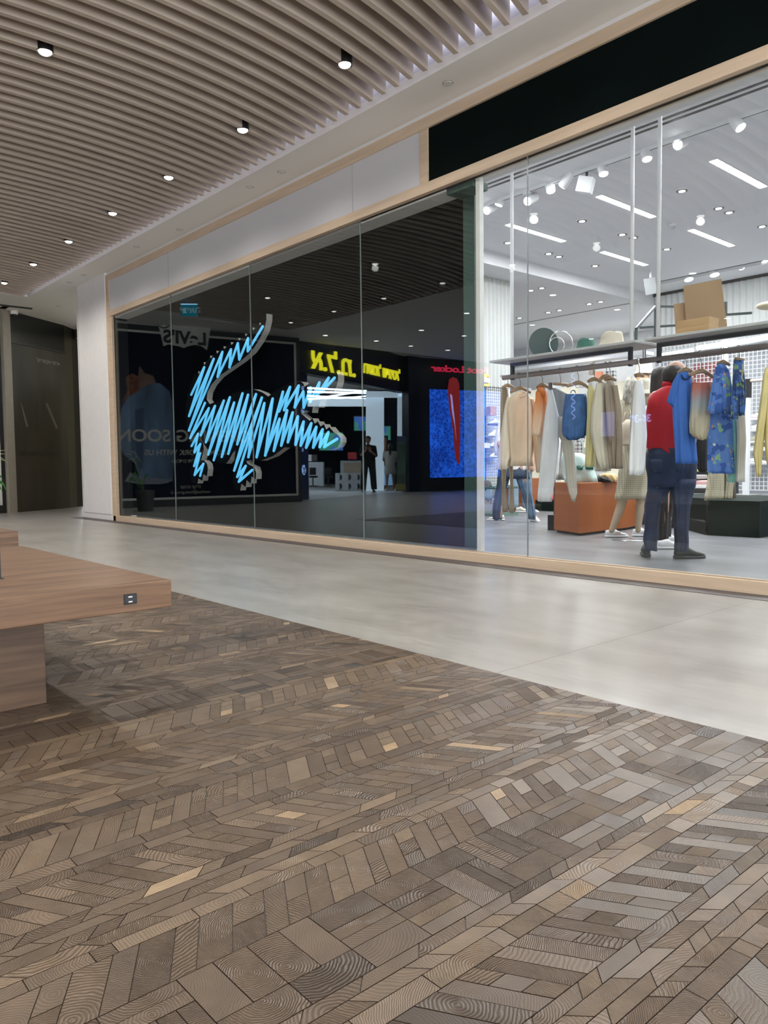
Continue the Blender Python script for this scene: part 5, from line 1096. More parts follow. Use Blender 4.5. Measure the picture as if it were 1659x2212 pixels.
mb = MB(); n_ = len(tp); vs = [Vector((p.x, p.y, 0.03)) for p in bt_]+[Vector((p.x, p.y, zt)) for p in tp]
mb.add(vs, [tuple(range(n_-1, -1, -1)), tuple(range(n_, 2*n_))]+[(i, (i+1) % n_, n_+(i+1) % n_, n_+i) for i in range(n_)]).build('body', TERRA, t, bevel=0.008)
cx_ = sum((p for p in bt_), Vector())/n_
prismbox('plinth', [cx_+(p-cx_)*0.93 for p in bt_], 0.004, 0.03, BLACK, t)
q = at_z(1183, 1145, 0.004); t = thing('display_plinth', 'low black block half hidden left of the terracotta display', 'plinth', q); MB().b2(q.x, q.x+0.10, q.y, q.y+0.5, 0.004, 0.20).build('body', BLACK, t)
# second terracotta block and dark green block further back
q = at_z(1092, 1101, 0.004); t = thing('display_table', 'orange display block behind the person in flared jeans', 'display table', q); MB().b2(q.x, q.x+0.50, q.y, q.y+0.6, 0.03, 0.60).build('body', TERRA, t, bevel=0.008); MB().b2(q.x+.03, q.x+0.47, q.y+.03, q.y+.57, 0.004, 0.03).build('plinth', BLACK, t)
q = at_z(1156, 1103, 0.004); t = thing('display_plinth', 'dark green low block behind the pale grey trousers', 'plinth', q); MB().b2(q.x, q.x+1.0, q.y, q.y+0.5, 0.004, 0.20).build('body', DGREEN, t, bevel=0.004)
t = thing('folded_clothes', 'small red folded garment on the dark green low block', 'folded clothes', (q.x+0.2, q.y+0.2, 0.2)); MB().ell((q.x+0.22, q.y+0.2, 0.2), (0.17, 0.13, 0.13), 18, 6, cut=0).build('fold', mat('red_fold', (0.5, 0.03, 0.04), 0.8, bump=0.4, bscale=20), t, True)
# third terracotta block right of the mannequin and big green platform
p0 = at_z(1333, 1150, 0.004)
t = thing('display_platform', 'large dark green platform carrying the checked trousers display', 'platform', fl(1638, 1163))
c0 = fl(1638, 1163); c1_ = fl(1480, 1150)
prismbox('body', [(-3.70, 8.81), (-3.70, 10.4), (-5.42, 10.4), (-5.42, 9.66), (-4.48, 9.16), (-4.28, 8.775)], 0.004, 0.415, DGREEN, t, 0.004)
t = thing('display_platform', 'lower dark green step beside the large platform', 'platform', fl(1520, 1157)); prismbox('body', [(-4.295, 8.77), (-4.495, 9.15), (-5.4, 9.64), (-5.0, 9.5)], 0.004, 0.155, DGREEN, t, 0.004)
t = thing('display_table', 'orange display block glimpsed between the mannequin legs', 'display table', (-5.8, 9.9, 0)); MB().b2(-6.3, -5.46, 9.75, 10.3, 0.16, 0.60).build('body', TERRA, t); MB().b2(-6.3, -5.46, 9.72, 10.3, 0.004, 0.16).build('plinth', BLACK, t)
# mint tote bag
MINT = mat('mint_bag', (0.52, 0.66, 0.63), 0.55, var=0.04, bump=0.2)
DB = 9.4
t = thing('tote_bag', 'mint tote bag with a dark green band standing on the orange display', 'bag', dp(1255, 1042, DB))
cloth('body', [(978, 1215, 1255), (990, 1213, 1280), (1012, 1215, 1283), (1030, 1217, 1289), (1043, 1220, 1293)], DB, 0.10, MINT, t, (3, 0.02)); cloth('band', [(1006, 1240, 1281), (1014, 1240, 1283)], DB-0.03, 0.10, mat('band_green', (0.01, 0.11, 0.07), 0.6), t, (3, 0.02))
MB().tube([dp(x, y, DB) for x, y in ((1238, 985), (1242, 955), (1250, 945), (1258, 955), (1262, 985))], 0.008, 8).build('handle', MINT, t, True)
def fold(lab, rows, D, m, cat='folded clothes', th=0.10):
    t = thing('folded_clothes', lab, cat, dp((rows[-1][1]+rows[-1][2])/2, rows[-1][0], D)); cloth('fold', rows, D, th, m, t, (4, 0.02)); return t
fold('grey folded garment on the orange display behind the black one', [(1024, 1284, 1298), (1030, 1280, 1308), (1038, 1281, 1310)], 9.75, mat('grey_fold', (0.28, 0.28, 0.27), 0.85, bump=0.3))
fold('black folded garment lying on the orange display', [(1030, 1286, 1300), (1035, 1283, 1318), (1041, 1284, 1322)], 9.5, mat('black_fold', (0.02, 0.02, 0.02), 0.8, bump=0.4))
fold('pale orange folded garment lying on the orange display', [(1022, 1302, 1325), (1028, 1297, 1334), (1036, 1308, 1336), (1040, 1312, 1334)], 9.6, mat('peach_fold', (0.78, 0.55, 0.28), 0.85, bump=0.3))
# patterned shirt on the back of the display
t = thing('shirt', 'black and white checked shirt hanging beside the mint bag', 'shirt', dp(1210, 990, 10.1)); cloth('body', [(945, 1212, 1228), (980, 1208, 1226), (1020, 1202, 1226), (1036, 1201, 1224)], 10.1, 0.05, plaid_mat('black_check', (0.55, 0.55, 0.53), (0.02, 0.02, 0.02), 0.02), t); cloth('placket', [(945, 1207, 1212), (990, 1204, 1209), (1032, 1201, 1206)], 10.04, 0.02, WS, t)
t = thing('shirt', 'black and white striped shirt hanging behind the blue shorts', 'shirt', dp(1255, 965, 10.2)); cloth('body', [(930, 1236, 1268), (955, 1240, 1262), (984, 1242, 1256)], 10.2, 0.05, plaid_mat('stripe_check', (0.6, 0.6, 0.6), (0.02, 0.02, 0.02), 0.05), t)
# green bench, cap and blue panel at the left
BG = mat('bench_green', (0.060, 0.115, 0.10), 0.4, var=0.05)
def fr_tube(P, D, r): return MB().tube([dp(x, y, D) for x, y in P], r, 8)
BD = 13.2
b0 = at_z(1037, 1111, 0.02); bxx = b0.x
t = thing('green_bench', 'green metal bench frame with a cap on it at the left of the shop', 'bench', b0)
p0, p1 = at_z(1036, 1106, 0.03), at_z(1066, 1106, 0.03)
zb = at_y(1050, 1051, b0.y+0.1).z
MB().b2(b0.x-0.1, b0.x+0.42, b0.y-0.1, b0.y+0.5, zb-0.035, zb).build('seat', BG, t, bevel=0.01)
MB().b2(b0.x+0.02, b0.x+0.05, b0.y-0.1, b0.y-0.07, 0.02, zb-0.03).build('leg', BG, t); MB().b2(b0.x+0.35, b0.x+0.38, b0.y+0.4, b0.y+0.43, 0.02, zb-0.03).build('leg', BG, t); MB().b2(b0.x-0.1, b0.x+0.42, b0.y-0.1, b0.y+0.5, 0.004, 0.05).build('base', mat('bench_base', (0.12, 0.20, 0.16), 0.4), t)
q = Vector((b0.x+0.1, b0.y+0.05, zb)); t = thing('cap', 'dark grey baseball cap lying on the green bench', 'cap', q)
MB().ell(q, (0.10, 0.09, 0.11), 20, 8, cut=0).build('crown', mat('cap_grey', (0.07, 0.07, 0.075), 0.8, var=0.3, scale=30), t, True); MB().ell(q+Vector((0.05, -0.09, 0.004)), (0.08, 0.07, 0.012), 16, 6).build('peak', mat('cap_grey', (0.07, 0.07, 0.075), 0.8), t, True)
BPN = mat('blue_panel_glow', (0.1, 0.35, 0.85), 0.5, emit=(0.06, 0.28, 0.90), es=0.9, var=0.03)  # glow put into the colour of a plain blue panel
pa = at_x(1035.5, 950, WGX+0.02); pb_ = at_x(1047.5, 950, WGX+0.02)
t = thing('blue_panel', 'bright blue vertical panel with a darker blue diamond beside the wire grid', 'light box', (WGX, pa.y, 0.5)); MB().b2(WGX-0.02, WGX+0.02, pa.y-0.3, pb_.y, 0.42, 2.15).build('panel', BPN, t); MB().b2(WGX+0.018, WGX+0.026, pb_.y, pb_.y+0.02, 0.42, 2.15).build('edge', mat('panel_edge', (0.01, 0.03, 0.2), 0.5), t)
MB().prism([(0.0, -0.17), (0.14, 0.02), (0.0, 0.20), (-0.3, 0.2), (-0.3, -0.17)], lambda u, v, w_: Vector((WGX+0.03+w_, pb_.y-0.14+u*0.7, at_x(1042, 1005, WGX).z+v)), 0.004).build('diamond', mat('diamond_blue', (0.0, 0.03, 0.5), 0.5, emit=(0, 0.05, 0.65), es=1.0), t)
q = at_x(1054, 821, WGX+0.10); t = thing('sale_card', 'yellow card with red print hanging under the corrugated wall', 'card', q); MB().b2(WGX+0.06, WGX+0.07, q.y-0.10, q.y+0.07, q.z-0.10, q.z+0.10).build('card', mat('card_yellow', (0.75, 0.66, 0.20), 0.6), t)
for dz, w_ in ((0.04, 0.05), (-0.04, 0.02)): MB().b2(WGX+0.068, WGX+0.075, q.y+0.01, q.y+0.01+w_, q.z+dz-0.018, q.z+dz+0.018).build('print', mat('card_red', (0.6, 0.05, 0.03), 0.6), t)
for y_, yb, lab in ((821, 0.0, 'upper'), (962, 0.0, 'lower')):
    q = at_x(1046, y_, WGX+0.2); t = thing('side_shelf', 'grey metal shelf in front of the blue panel, %s one' % lab, 'shelf', q); MB().b2(WGX+0.03, WGX+0.24, q.y-0.10, q.y+0.10, q.z-0.045, q.z+0.04).build('board', SHG, t)
# sneakers
def sneaker(name, lab, p, d, L=0.28, m=None, sole=None, parent=None, tongue=True, group=None):
    """one shoe: heel at p, pointing along d (ground plane)"""
    d = Vector((d[0], d[1], 0)).normalized(); s_ = Vector((-d.y, d.x, 0)); p = Vector(p); k = L/0.28
    t = parent if parent is not None else thing(name, lab, 'shoe', p, group)
    def ringat(x, hw, z0, z1, n=16):
        return [p+d*(x*k)+s_*(hw*k*math.copysign(abs(math.cos(a))**0.7, math.cos(a)))+Vector((0, 0, k*((z0+z1)/2+(z1-z0)/2*math.sin(a)))) for a in [2*PI*i/n for i in range(n)]]
    MB().loft([ringat(x, w_, 0.0, z) for x, w_, z in ((0, .022, .028), (.01, .034, .032), (.08, .036, .030), (.15, .044, .028), (.22, .046, .026), (.265, .034, .028), (.282, .012, .026))]).build('sole', sole or mat('sole_white', (0.75, 0.75, 0.76), 0.5), t, True)
    MB().loft([ringat(x, w_, 0.022, z) for x, w_, z in ((.006, .02, .07), (.014, .030, .088), (.05, .033, .092), (.085, .034, .105), (.11, .034, .105), (.14, .037, .085), (.19, .040, .062), (.235, .036, .050), (.268, .022, .038))]).build('upper', m or mat('sneaker_white', (0.72, 0.72, 0.74), 0.55, var=0.03), t, True)
    lc_ = MB()
    for i in range(4):
        c = p+d*((.112+.022*i)*k)+Vector((0, 0, (.104-.014*i)*k)); lc_.tube([c-s_*.02*k+Vector((0, 0, -.006*k)), c+Vector((0, 0, .003*k)), c+s_*.02*k+Vector((0, 0, -.006*k))], .0035*k, 6)
    lc_.build('laces', m or WS, t)
    return t
SD = Vector((RT.x, RT.y, 0)).normalized(); FH = Vector((FW.x, FW.y, 0)).normalized()
for i, (x, y, lab) in enumerate(((1059, 943, 'second from the top'), (1062, 965, 'third from the top'), (1062, 988, 'lowest'))):
    q = at_x(x+12, y, WGX+0.08); t = sneaker('sneaker', 'white sneaker on the narrow wire grid, '+lab, (q.x+0.04, q.y, q.z), (0.15, -1), 0.27)
    MB().b2(WGX, WGX+0.14, q.y-0.26, q.y+0.02, q.z-0.008, q.z).build('shelf', SHG, t)
q = at_x(1072, 920, WGX+0.08); sneaker('sneaker', 'grey and white sneaker with dark laces, topmost on the narrow wire grid', (q.x+0.04, q.y, q.z), (0.15, -1), 0.30, mat('sneaker_grey', (0.50, 0.53, 0.60), 0.6), mat('sole_dark', (0.10, 0.10, 0.13), 0.6))
q = at_x(1060, 888, WGX+0.12); t = thing('shoe_box', 'small brown block above the topmost sneaker on the wire grid', 'box', q); MB().box(q, (0.12, 0.15, 0.15)).build('block', mat('box_brown', (0.36, 0.22, 0.16), 0.7), t)
for i, (x, y, lab) in enumerate(((1632, 908, 'pink white, topmost'), (1632, 932, 'white with a black stripe, second'), (1628, 957, 'sand coloured, third'), (1629, 974, 'white, fourth'), (1628, 1003, 'white, lowest'))):
    q = at_y(x-10, y, 14.1); t = sneaker('sneaker', 'sneaker on the rear grid by the yellow cardigan, %s' % lab, q, (1, 0, 0), 0.33, [mat('sneaker_pink', (0.68, 0.60, 0.66), 0.6), None, mat('sneaker_sand', (0.40, 0.38, 0.30), 0.6), None, None][i])
    MB().b2(q.x-0.03, q.x+0.36, 14.0, 14.24, q.z-0.010, q.z).build('shelf', SHG, t)
# cream shelving and things at the rear left
CRM = mat('cream_unit_glow', (0.74, 0.70, 0.58), 0.6, emit=(0.95, 0.90, 0.75), es=0.20, var=0.02)  # weak emission in the boards stands in for light falling on the unit
u0, u1 = at_y(1094, 900, 15.5), at_y(1409, 900, 15.5); zu = at_y(1200, 792, 15.5).z
t = thing('shelving_unit', 'softly glowing cream wall unit at the back left of the shop', 'shelving', (u0.x, 15.5, 0)); MB().b2(u0.x, u1.x, 15.55, 15.9, 0.004, 2.7).build('back', CRM, t)
UW = mat('unit_frame', (0.62, 0.63, 0.66), 0.5)
for x in (1094, 1140, 1204, 1302, 1404):
    q = at_y(x, 900, 15.5); MB().b2(q.x-0.07, q.x+0.07, 15.15, 15.56, 0.004, 2.75).build('upright', UW, t)
for y in (870, 965, 1040):
    q = at_y(1250, y, 15.4); MB().b2(u0.x, u1.x, 15.2, 15.56, q.z-0.03, q.z).build('shelf', CRM, t)
MB().b2(u0.x, u1.x, 15.2, 15.56, zu-0.02, zu+0.05).build('top_rail', UW, t)
for x, y, w_, h_, m, lab, cat, nm in ((1262, 838, 22, 28, mat('flyer_white', (0.7, 0.7, 0.68), 0.6), 'white printed board on the cream unit', 'board', 'printed_board'), (1293, 812, 14, 20, mat('poster_orange', (0.75, 0.30, 0.18), 0.6), 'orange picture hanging at the cream unit', 'picture', 'picture_card'), (1317, 815, 20, 28, plaid_mat('hatch_bw', (0.6, 0.6, 0.6), (0.03, 0.03, 0.03), 0.09), 'black and white hatched picture at the cream unit', 'picture', 'picture_card'), (1277, 795, 9, 30, mat('panel_taupe', (0.33, 0.28, 0.23), 0.6), 'narrow taupe panel hanging above the clothes rail', 'panel', 'hanging_banner')):
    a_ = at_y(x-w_/2, y+h_/2, 15.1); b_ = at_y(x+w_/2, y-h_/2, 15.1); t = thing(nm, lab, cat, a_); MB().b2(a_.x, b_.x, 15.08, 15.18, a_.z, b_.z).build('sheet', m, t)
text('lettering', 'COSTE', 0.16, Matrix.Translation(at_y(1262, 832, 15.06)) @ Matrix.Rotation(PI/2, 4, 'X'), mat('letter_grey', (0.3, 0.3, 0.3), 0.6), None, 0.002)
bpy.data.objects['lettering' if False else [o.name for o in COL.objects if o.name.startswith('lettering')][-1]].name = 'brand_lettering'
bl = [o for o in COL.objects if o.name.startswith('brand_lettering')][0]; bl['label'] = 'grey lettering on the white printed board of the cream unit'; bl['category'] = 'lettering'
# clothes stacks under the rear grid, dark table
q = at_z(1500, 1070, 0.42); q = at_y(1500, 1072, 11.2)
t = thing('display_table', 'grey table with piles of clothes behind the large green platform', 'display table', q); a_ = at_y(1462, 1068, 11.2); b_ = at_y(1600, 1068, 11.2); MB().b2(a_.x, b_.x, 11.2, 11.9, a_.z-0.16, a_.z).build('top', mat('table_grey', (0.22, 0.22, 0.21), 0.5), t)
for sx_ in (a_.x+0.05, b_.x-0.05): MB().b2(sx_-0.03, sx_+0.03, 11.3, 11.8, 0.004, a_.z-0.15).build('leg', BLACK, t)
for i, (y, x0, x1, m, lab) in enumerate(((1060, 1486, 1530, mat('fold_black', (0.02, 0.02, 0.02), 0.8), 'black folded clothes at the bottom of the pile'), (1050, 1488, 1532, mat('fold_white', (0.72, 0.71, 0.70), 0.8), 'white folded clothes in the pile behind the man'), (1042, 1500, 1532, mat('fold_pink', (0.66, 0.38, 0.36), 0.8), 'pink folded clothes in the pile'), (1030, 1482, 1512, mat('fold_grey', (0.35, 0.34, 0.33), 0.8), 'grey folded clothes on top of the pile'))):
    a_ = at_y(x0, y+5, 11.35); b_ = at_y(x1, y-4, 11.35); t = thing('folded_clothes', lab, 'folded clothes', a_); MB().b2(a_.x, b_.x, 11.3, 11.6, a_.z, b_.z).build('fold', m, t, bevel=0.015)
a_ = at_y(1484, 1020, 12.2); b_ = at_y(1532, 1008, 12.2); t = thing('folded_clothes', 'lime yellow folded clothes on the shelf behind the black jacket', 'folded clothes', a_); MB().b2(a_.x, b_.x, 12.2, 12.5, a_.z, b_.z).build('fold', mat('fold_lime', (0.70, 0.66, 0.22), 0.8), t, bevel=0.02)
MB().b2(a_.x-0.3, b_.x+0.3, 12.15, 12.6, 0.004, a_.z).build('shelf', BLACK, None); sh_ = [o for o in COL.objects if o.name.startswith('shelf') and o.parent is None][-1]; sh_.name = 'black_cabinet'; tag(sh_, 'black cabinet under the lime yellow folded clothes', 'cabinet')
# red picture behind grid, white posts
a_ = at_y(1494, 880, 14.29); b_ = at_y(1555, 845, 14.29); t = thing('picture_card', 'dull red poster behind the rear wire grid', 'poster', a_); MB().b2(a_.x, b_.x, 14.28, 14.30, a_.z, b_.z+0.55).build('sheet', mat('poster_dullred', (0.30, 0.10, 0.10), 0.6), t)
q = fl(1613, 1082); a_ = dp(1611, 1080, 11.0); t = thing('rack_post', 'white square post of a side rack right of the white trousers', 'post', (a_.x, a_.y, 0.415))
MB().b2(a_.x-0.035, a_.x+0.035, a_.y-0.035, a_.y+0.035, 0.415 if False else 0.004, dp(1611, 845, 11.0).z).build('post', SHOPW, t); zt_ = dp(1611, 845, 11).z; MB().b2(a_.x-0.04, a_.x+0.04, a_.y-0.04, a_.y+0.04, zt_-0.1, zt_+0.16).build('joint', BLACK, t); MB().cyl((a_.x, a_.y, zt_+0.13), (a_.x+1.2, a_.y, zt_+0.13), 0.022).build('rail', mat('rail_pink', (0.6, 0.5, 0.45), 0.5), t)
a_ = at_y(1570, 770, 14.1); t = thing('tube_lamp', 'bright white vertical tube lamp behind the right clothes rail', 'tube lamp', a_); q1 = at_y(1565, 735, 14.1); q2 = at_y(1567, 812, 14.1); MB().cyl(q1, q2, 0.050).build('tube', bt, t); MB().box((q1.x, 14.18, q1.z-0.1), (0.08, 0.1, 0.08)).build('bracket', SHOPW, t)

# ================================================================= people and mannequins
def caps(mb, L, n=18):
    """tapered limbs: ((x,y,D,r),(x,y,D,r)) in pixels / metres, each with round ends"""
    for a, b in L:
        pa, pb = dp(a[0], a[1], a[2]), dp(b[0], b[1], b[2]); ra_, rb_ = a[3], b[3]
        d = (pb-pa).normalized(); pts = []; rr = []
        for k in range(4): tt = PI/2*(k/4); pts.append(pa-d*ra_*math.cos(tt)); rr.append(max(0.002, ra_*math.sin(tt)))
        for k in range(5): pts.append(pa+(pb-pa)*k/4); rr.append(ra_+(rb_-ra_)*k/4)
        for k in range(3, -1, -1): tt = PI/2*(k/4); pts.append(pb+d*rb_*math.cos(tt)); rr.append(max(0.002, rb_*math.sin(tt)))
        mb.tube(pts, rr, n)
    return mb
def elp(mb, x, y, D, rx, ry, rz, rot=0): # rx along screen right, ry in depth, rz up
    a = SD*math.cos(rot)+FH*math.sin(rot); b = -SD*math.sin(rot)+FH*math.cos(rot)
    M = Matrix(((a.x, b.x, 0), (a.y, b.y, 0), (0, 0, 1))); return mb.ell(dp(x, y, D), (rx, ry, rz), 20, 14, M=M)
def hand(parent, wrist, dirv, palm_n, s=1.0, m=SKIN, curl=0.9, side=1):
    """palm plus five separate bent fingers"""
    d = Vector(dirv).normalized(); nrm = Vector(palm_n); nrm = (nrm-d*nrm.dot(d)).normalized(); sd_ = d.cross(nrm)*side; w0 = Vector(wrist); mb = MB()
    mb.tube([w0-d*.03*s, w0, w0+d*.045*s, w0+d*.085*s], [.024*s, .027*s, .037*s, .034*s], 12)
    for i, (off, L) in enumerate(((-.030, .070), (-.010, .080), (.010, .075), (.029, .060))):
        p = w0+d*.082*s+sd_*off*s; dd = d.copy(); P = [p-d*.02*s, p]
        for j in range(3): dd = (dd*math.cos(curl*.6)+nrm*math.sin(curl*.6)).normalized(); P.append(P[-1]+dd*L*s*(.45, .32, .23)[j])
        mb.tube(P, [.0095*s, .0095*s, .0088*s, .008*s, .0065*s], 8)
    p = w0+d*.025*s-sd_*.030*s; mb.tube([p, p-sd_*.025*s+d*.02*s, p-sd_*.03*s+d*.05*s+nrm*.015*s, p-sd_*.02*s+d*.07*s+nrm*.03*s], [.013*s, .012*s, .010*s, .008*s], 8)
    return mb.build('hand', m, parent, True, remesh=0.004*s, relax=2)
JEAN = mat('dark_jeans', (0.016, 0.028, 0.068), 0.8, var=0.35, scale=9, bump=0.5, bscale=26)
RED = mat('red_polo', (0.46, 0.008, 0.018), 0.75, var=0.06, bump=0.25, bscale=14)
BSH = mat('black_shoe', (0.018, 0.017, 0.016), 0.6, var=0.2, scale=40)
# --- man in red
MD = 6.9
man = thing('person', 'balding man in a red polo shirt and dark jeans facing away among the racks', 'person', fl(1445, 1206))
b = MB(); elp(b, 1459, 806, MD, 0.078, 0.098, 0.108, 0.7); elp(b, 1463, 822, MD-0.01, 0.058, 0.07, 0.07, 0.7); caps(b, [((1452, 822, MD, .058), (1446, 850, MD+.01, .064)), ((1418, 858, MD, .06), (1478, 858, MD, .06)), ((1446, 875, MD, .10), (1446, 940, MD+.02, .09))])
elp(b, 1470, 812, MD+0.065, .013, .02, .018, 0.8)
caps(b, [((1482, 862, MD, .050), (1500, 900, MD-.06, .040)), ((1500, 900, MD-.06, .040), (1490, 838, MD-.25, .028)), ((1412, 862, MD, .050), (1428, 902, MD+.22, .040)), ((1428, 902, MD+.22, .040), (1466, 880, MD+.33, .028))])
for x, x1, x2 in ((1422, 1410, 1406), (1475, 1473, 1471)): caps(b, [((x, 1000, MD, .085), (x1, 1090, MD-.02, .05)), ((x1, 1090, MD-.02, .05), (x2, 1176, MD-.02, .035))])
b.build('body', SKIN, man, True, remesh=0.012, relax=3)
for x, D_ in ((1443, MD+0.03), (1474, MD-0.05)): e_ = MB(); elp(e_, x, 811, D_, .012, .022, .032, 0.6); e_.build('ear', SKIN, man, True)
h = MB(); elp(h, 1454, 811, MD-0.006, 0.090, 0.104, 0.105, 0.7); ho = h.build('hair', HAIRM, man, True)
me = ho.data; bm = bmesh.new(); bm.from_mesh(me); ctr = dp(1456, 806, MD)-parent_loc(man) if False else dp(1456, 806, MD)
top_ = dp(1458, 800, MD); fdir = (SD*0.75+FH*0.65).normalized()
bmesh.ops.delete(bm, geom=[f for f in bm.faces if (f.calc_center_median()-top_).z > 0.030 or (f.calc_center_median()-ctr).dot(fdir) > 0.035 or (f.calc_center_median()-ctr)  .z < -0.12], context='FACES'); bm.to_mesh(me); bm.free()
cloth('jeans_seat', [(968, 1398, 1496), (985, 1396, 1502), (1010, 1395, 1506), (1040, 1398, 1505), (1052, 1400, 1502)], MD, 0.145, JEAN, man, (3, 0.006))
JL = [(1035, 1398, 1456), (1060, 1398, 1447), (1080, 1394, 1436), (1092, 1392, 1428), (1110, 1392, 1426), (1140, 1392, 1423), (1160, 1389, 1424), (1168, 1389, 1420), (1178, 1392, 1419), (1190, 1393, 1420)]
cloth('trouser_leg', [(y, l, r_) for y, l, r_ in JL], MD, 0.085, JEAN, man, (7, 0.010)); cloth('trouser_leg', [(1035, 1448, 1504), (1060, 1450, 1500), (1080, 1452, 1495), (1095, 1454, 1492), (1120, 1455, 1490), (1150, 1456, 1487), (1168, 1457, 1488), (1180, 1456, 1488), (1191, 1456, 1488)], MD-0.05, 0.085, JEAN, man, (7, 0.010))
for x0, x1 in ((1406, 1436), (1450, 1482)): cloth('back_pocket', [(992, x0, x1), (1010, x0+1, x1-1), (1020, x0+8, x1-8)], MD-0.105, 0.045, mat('jeans_pocket', (0.024, 0.040, 0.085), 0.8, var=0.2, scale=12), man, (2, 0.002))
cloth('polo_shirt', [(833, 1437, 1460), (840, 1424, 1472), (850, 1409, 1484), (865, 1400, 1490), (890, 1395, 1494), (930, 1393, 1496), (955, 1395, 1497), (966, 1397, 1500), (978, 1408, 1502, -.01), (990, 1432, 1504, -.01)], MD, 0.14, RED, man, (4, 0.010), 0.0, 44)
cloth('collar', [(824, 1432, 1454), (828, 1430, 1457), (836, 1428, 1462)], MD, 0.068, RED, man, (2, 0.002))
cloth('sleeve', [(848, 1470, 1496), (870, 1478, 1508), (892, 1486, 1514)], MD-0.03, 0.08, RED, man); cloth('sleeve', [(850, 1402, 1424), (872, 1400, 1426), (890, 1404, 1430)], MD+0.10, 0.08, RED, man)
hand(man, dp(1490, 836, MD-.26), UP, -RT, 0.95)
hand(man, dp(1468, 878, MD+.33), RT+UP*0.4, UP, 0.95)
p = fl(1397, 1205); t2 = sneaker('shoe', None, p+Vector((0, 0, .004)), FH*1.0+SD*0.28, 0.30, BSH, mat('black_sole', (0.02, 0.02, 0.021), 0.6), man); p = fl(1456, 1208); sneaker('shoe', None, p+Vector((0, 0, .004)), SD*1.0+FH*0.12, 0.29, BSH, mat('black_sole', (0.02, 0.02, 0.021), 0.6), man)
# --- woman half hidden behind him
WD = 7.75
wo = thing('person', 'dark haired person in black with white sneakers half hidden behind the man in red', 'person', fl(1437, 1186))
b = MB(); elp(b, 1428, 818, WD, .072, .09, .105, 0.5); caps(b, [((1430, 835, WD, .045), (1432, 862, WD, .05)), ((1412, 868, WD, .045), (1458, 868, WD, .045)), ((1436, 880, WD, .10), (1436, 965, WD, .11)), ((1412, 868, WD, .042), (1408, 920, WD+.1, .035)), ((1408, 920, WD+.1, .033), (1425, 890, WD+.3, .025)), ((1460, 868, WD, .042), (1464, 925, WD+.1, .035)), ((1464, 925, WD+.1, .033), (1452, 900, WD+.32, .025)), ((1427, 975, WD, .085), (1434, 1080, WD, .055)), ((1434, 1080, WD, .055), (1432, 1165, WD, .035)), ((1450, 975, WD+.12, .07), (1446, 1080, WD+.12, .045)), ((1446, 1080, WD+.12, .045), (1440, 1158, WD+.12, .03))])
elp(b, 1434, 822, WD+.085, .012, .016, .016); b.build('body', SKIN, wo, True, remesh=0.013, relax=3)
h = MB(); elp(h, 1426, 812, WD-.01, .085, .10, .10, .5); caps(h, [((1422, 815, WD-.02, .075), (1416, 845, WD-.02, .055)), ((1430, 808, WD-.03, .07), (1424, 838, WD-.03, .055))]); h.build('hair', HAIRM, wo, True, remesh=0.012, relax=2)
BKC = mat('black_outfit', (0.010, 0.010, 0.012), 0.8, var=0.1, bump=0.2)
cloth('top', [(848, 1424, 1442), (860, 1406, 1462), (900, 1404, 1466), (970, 1406, 1464)], WD, .12, BKC, wo); cloth('trouser_leg', [(965, 1408, 1440), (1060, 1416, 1446), (1120, 1420, 1446), (1166, 1420, 1444)], WD, .07, BKC, wo, (4, .01)); cloth('trouser_leg', [(965, 1436, 1464), (1060, 1434, 1462), (1120, 1432, 1452), (1160, 1430, 1450)], WD+.12, .07, BKC, wo, (4, .01))
hand(wo, dp(1425, 888, WD+.3), UP+FH, -FH, 0.85); hand(wo, dp(1452, 898, WD+.32), UP+FH, -FH, 0.85)
sneaker('shoe', None, fl(1420, 1187)+Vector((0, 0, .004)), SD, .26, None, None, wo); sneaker('shoe', None, fl(1431, 1175)+Vector((0, 0, .004)), SD+FH*.3, .25, None, None, wo)
# --- person in flared jeans behind the beige sweatshirt
PD = 11.3
pe = thing('person', 'person in a white top and dark flared jeans behind the beige sweatshirt', 'person', fl(1112, 1130))
b = MB(); elp(b, 1106, 878, PD, .072, .09, .11); caps(b, [((1106, 888, PD, .045), (1106, 904, PD, .05)), ((1086, 914, PD, .05), (1130, 914, PD, .05)), ((1107, 925, PD, .11), (1106, 1000, PD, .11)), ((1084, 915, PD, .045), (1076, 955, PD-.05, .037)), ((1076, 955, PD-.05, .035), (1090, 985, PD-.2, .027)), ((1134, 915, PD, .045), (1142, 955, PD-.05, .037)), ((1142, 955, PD-.05, .035), (1146, 1000, PD-.1, .027)), ((1092, 1010, PD, .085), (1080, 1065, PD, .055)), ((1080, 1065, PD, .05), (1080, 1118, PD, .035)), ((1122, 1010, PD, .085), (1138, 1065, PD, .055)), ((1138, 1065, PD, .05), (1148, 1118, PD, .035))])
elp(b, 1108, 880, PD-.09, .012, .016, .016); b.build('body', SKIN, pe, True, remesh=0.014, relax=3)
h = MB(); elp(h, 1105, 875, PD+.02, .08, .09, .11); h.build('hair', HAIRM, pe, True)
cloth('top', [(903, 1100, 1114), (908, 1084, 1134), (930, 1080, 1140), (980, 1078, 1140), (1003, 1072, 1142), (1012, 1071, 1142), (1016, 1076, 1138)], PD, .13, mat('white_top', (0.74, 0.73, 0.71), 0.85, bump=0.2), pe, (4, .012)); cloth('sleeve', [(906, 1080, 1092), (930, 1071, 1086), (960, 1067, 1082), (985, 1068, 1084)], PD-.03, .06, mat('white_top', (0.74, 0.73, 0.71), 0.85), pe)
DN = mat('flared_denim', (0.030, 0.048, 0.085), 0.8, var=0.35, scale=7, bump=0.5, bscale=22); DN2 = mat('flared_denim_light', (0.075, 0.125, 0.20), 0.8, var=0.3, scale=7, bump=0.5, bscale=22)
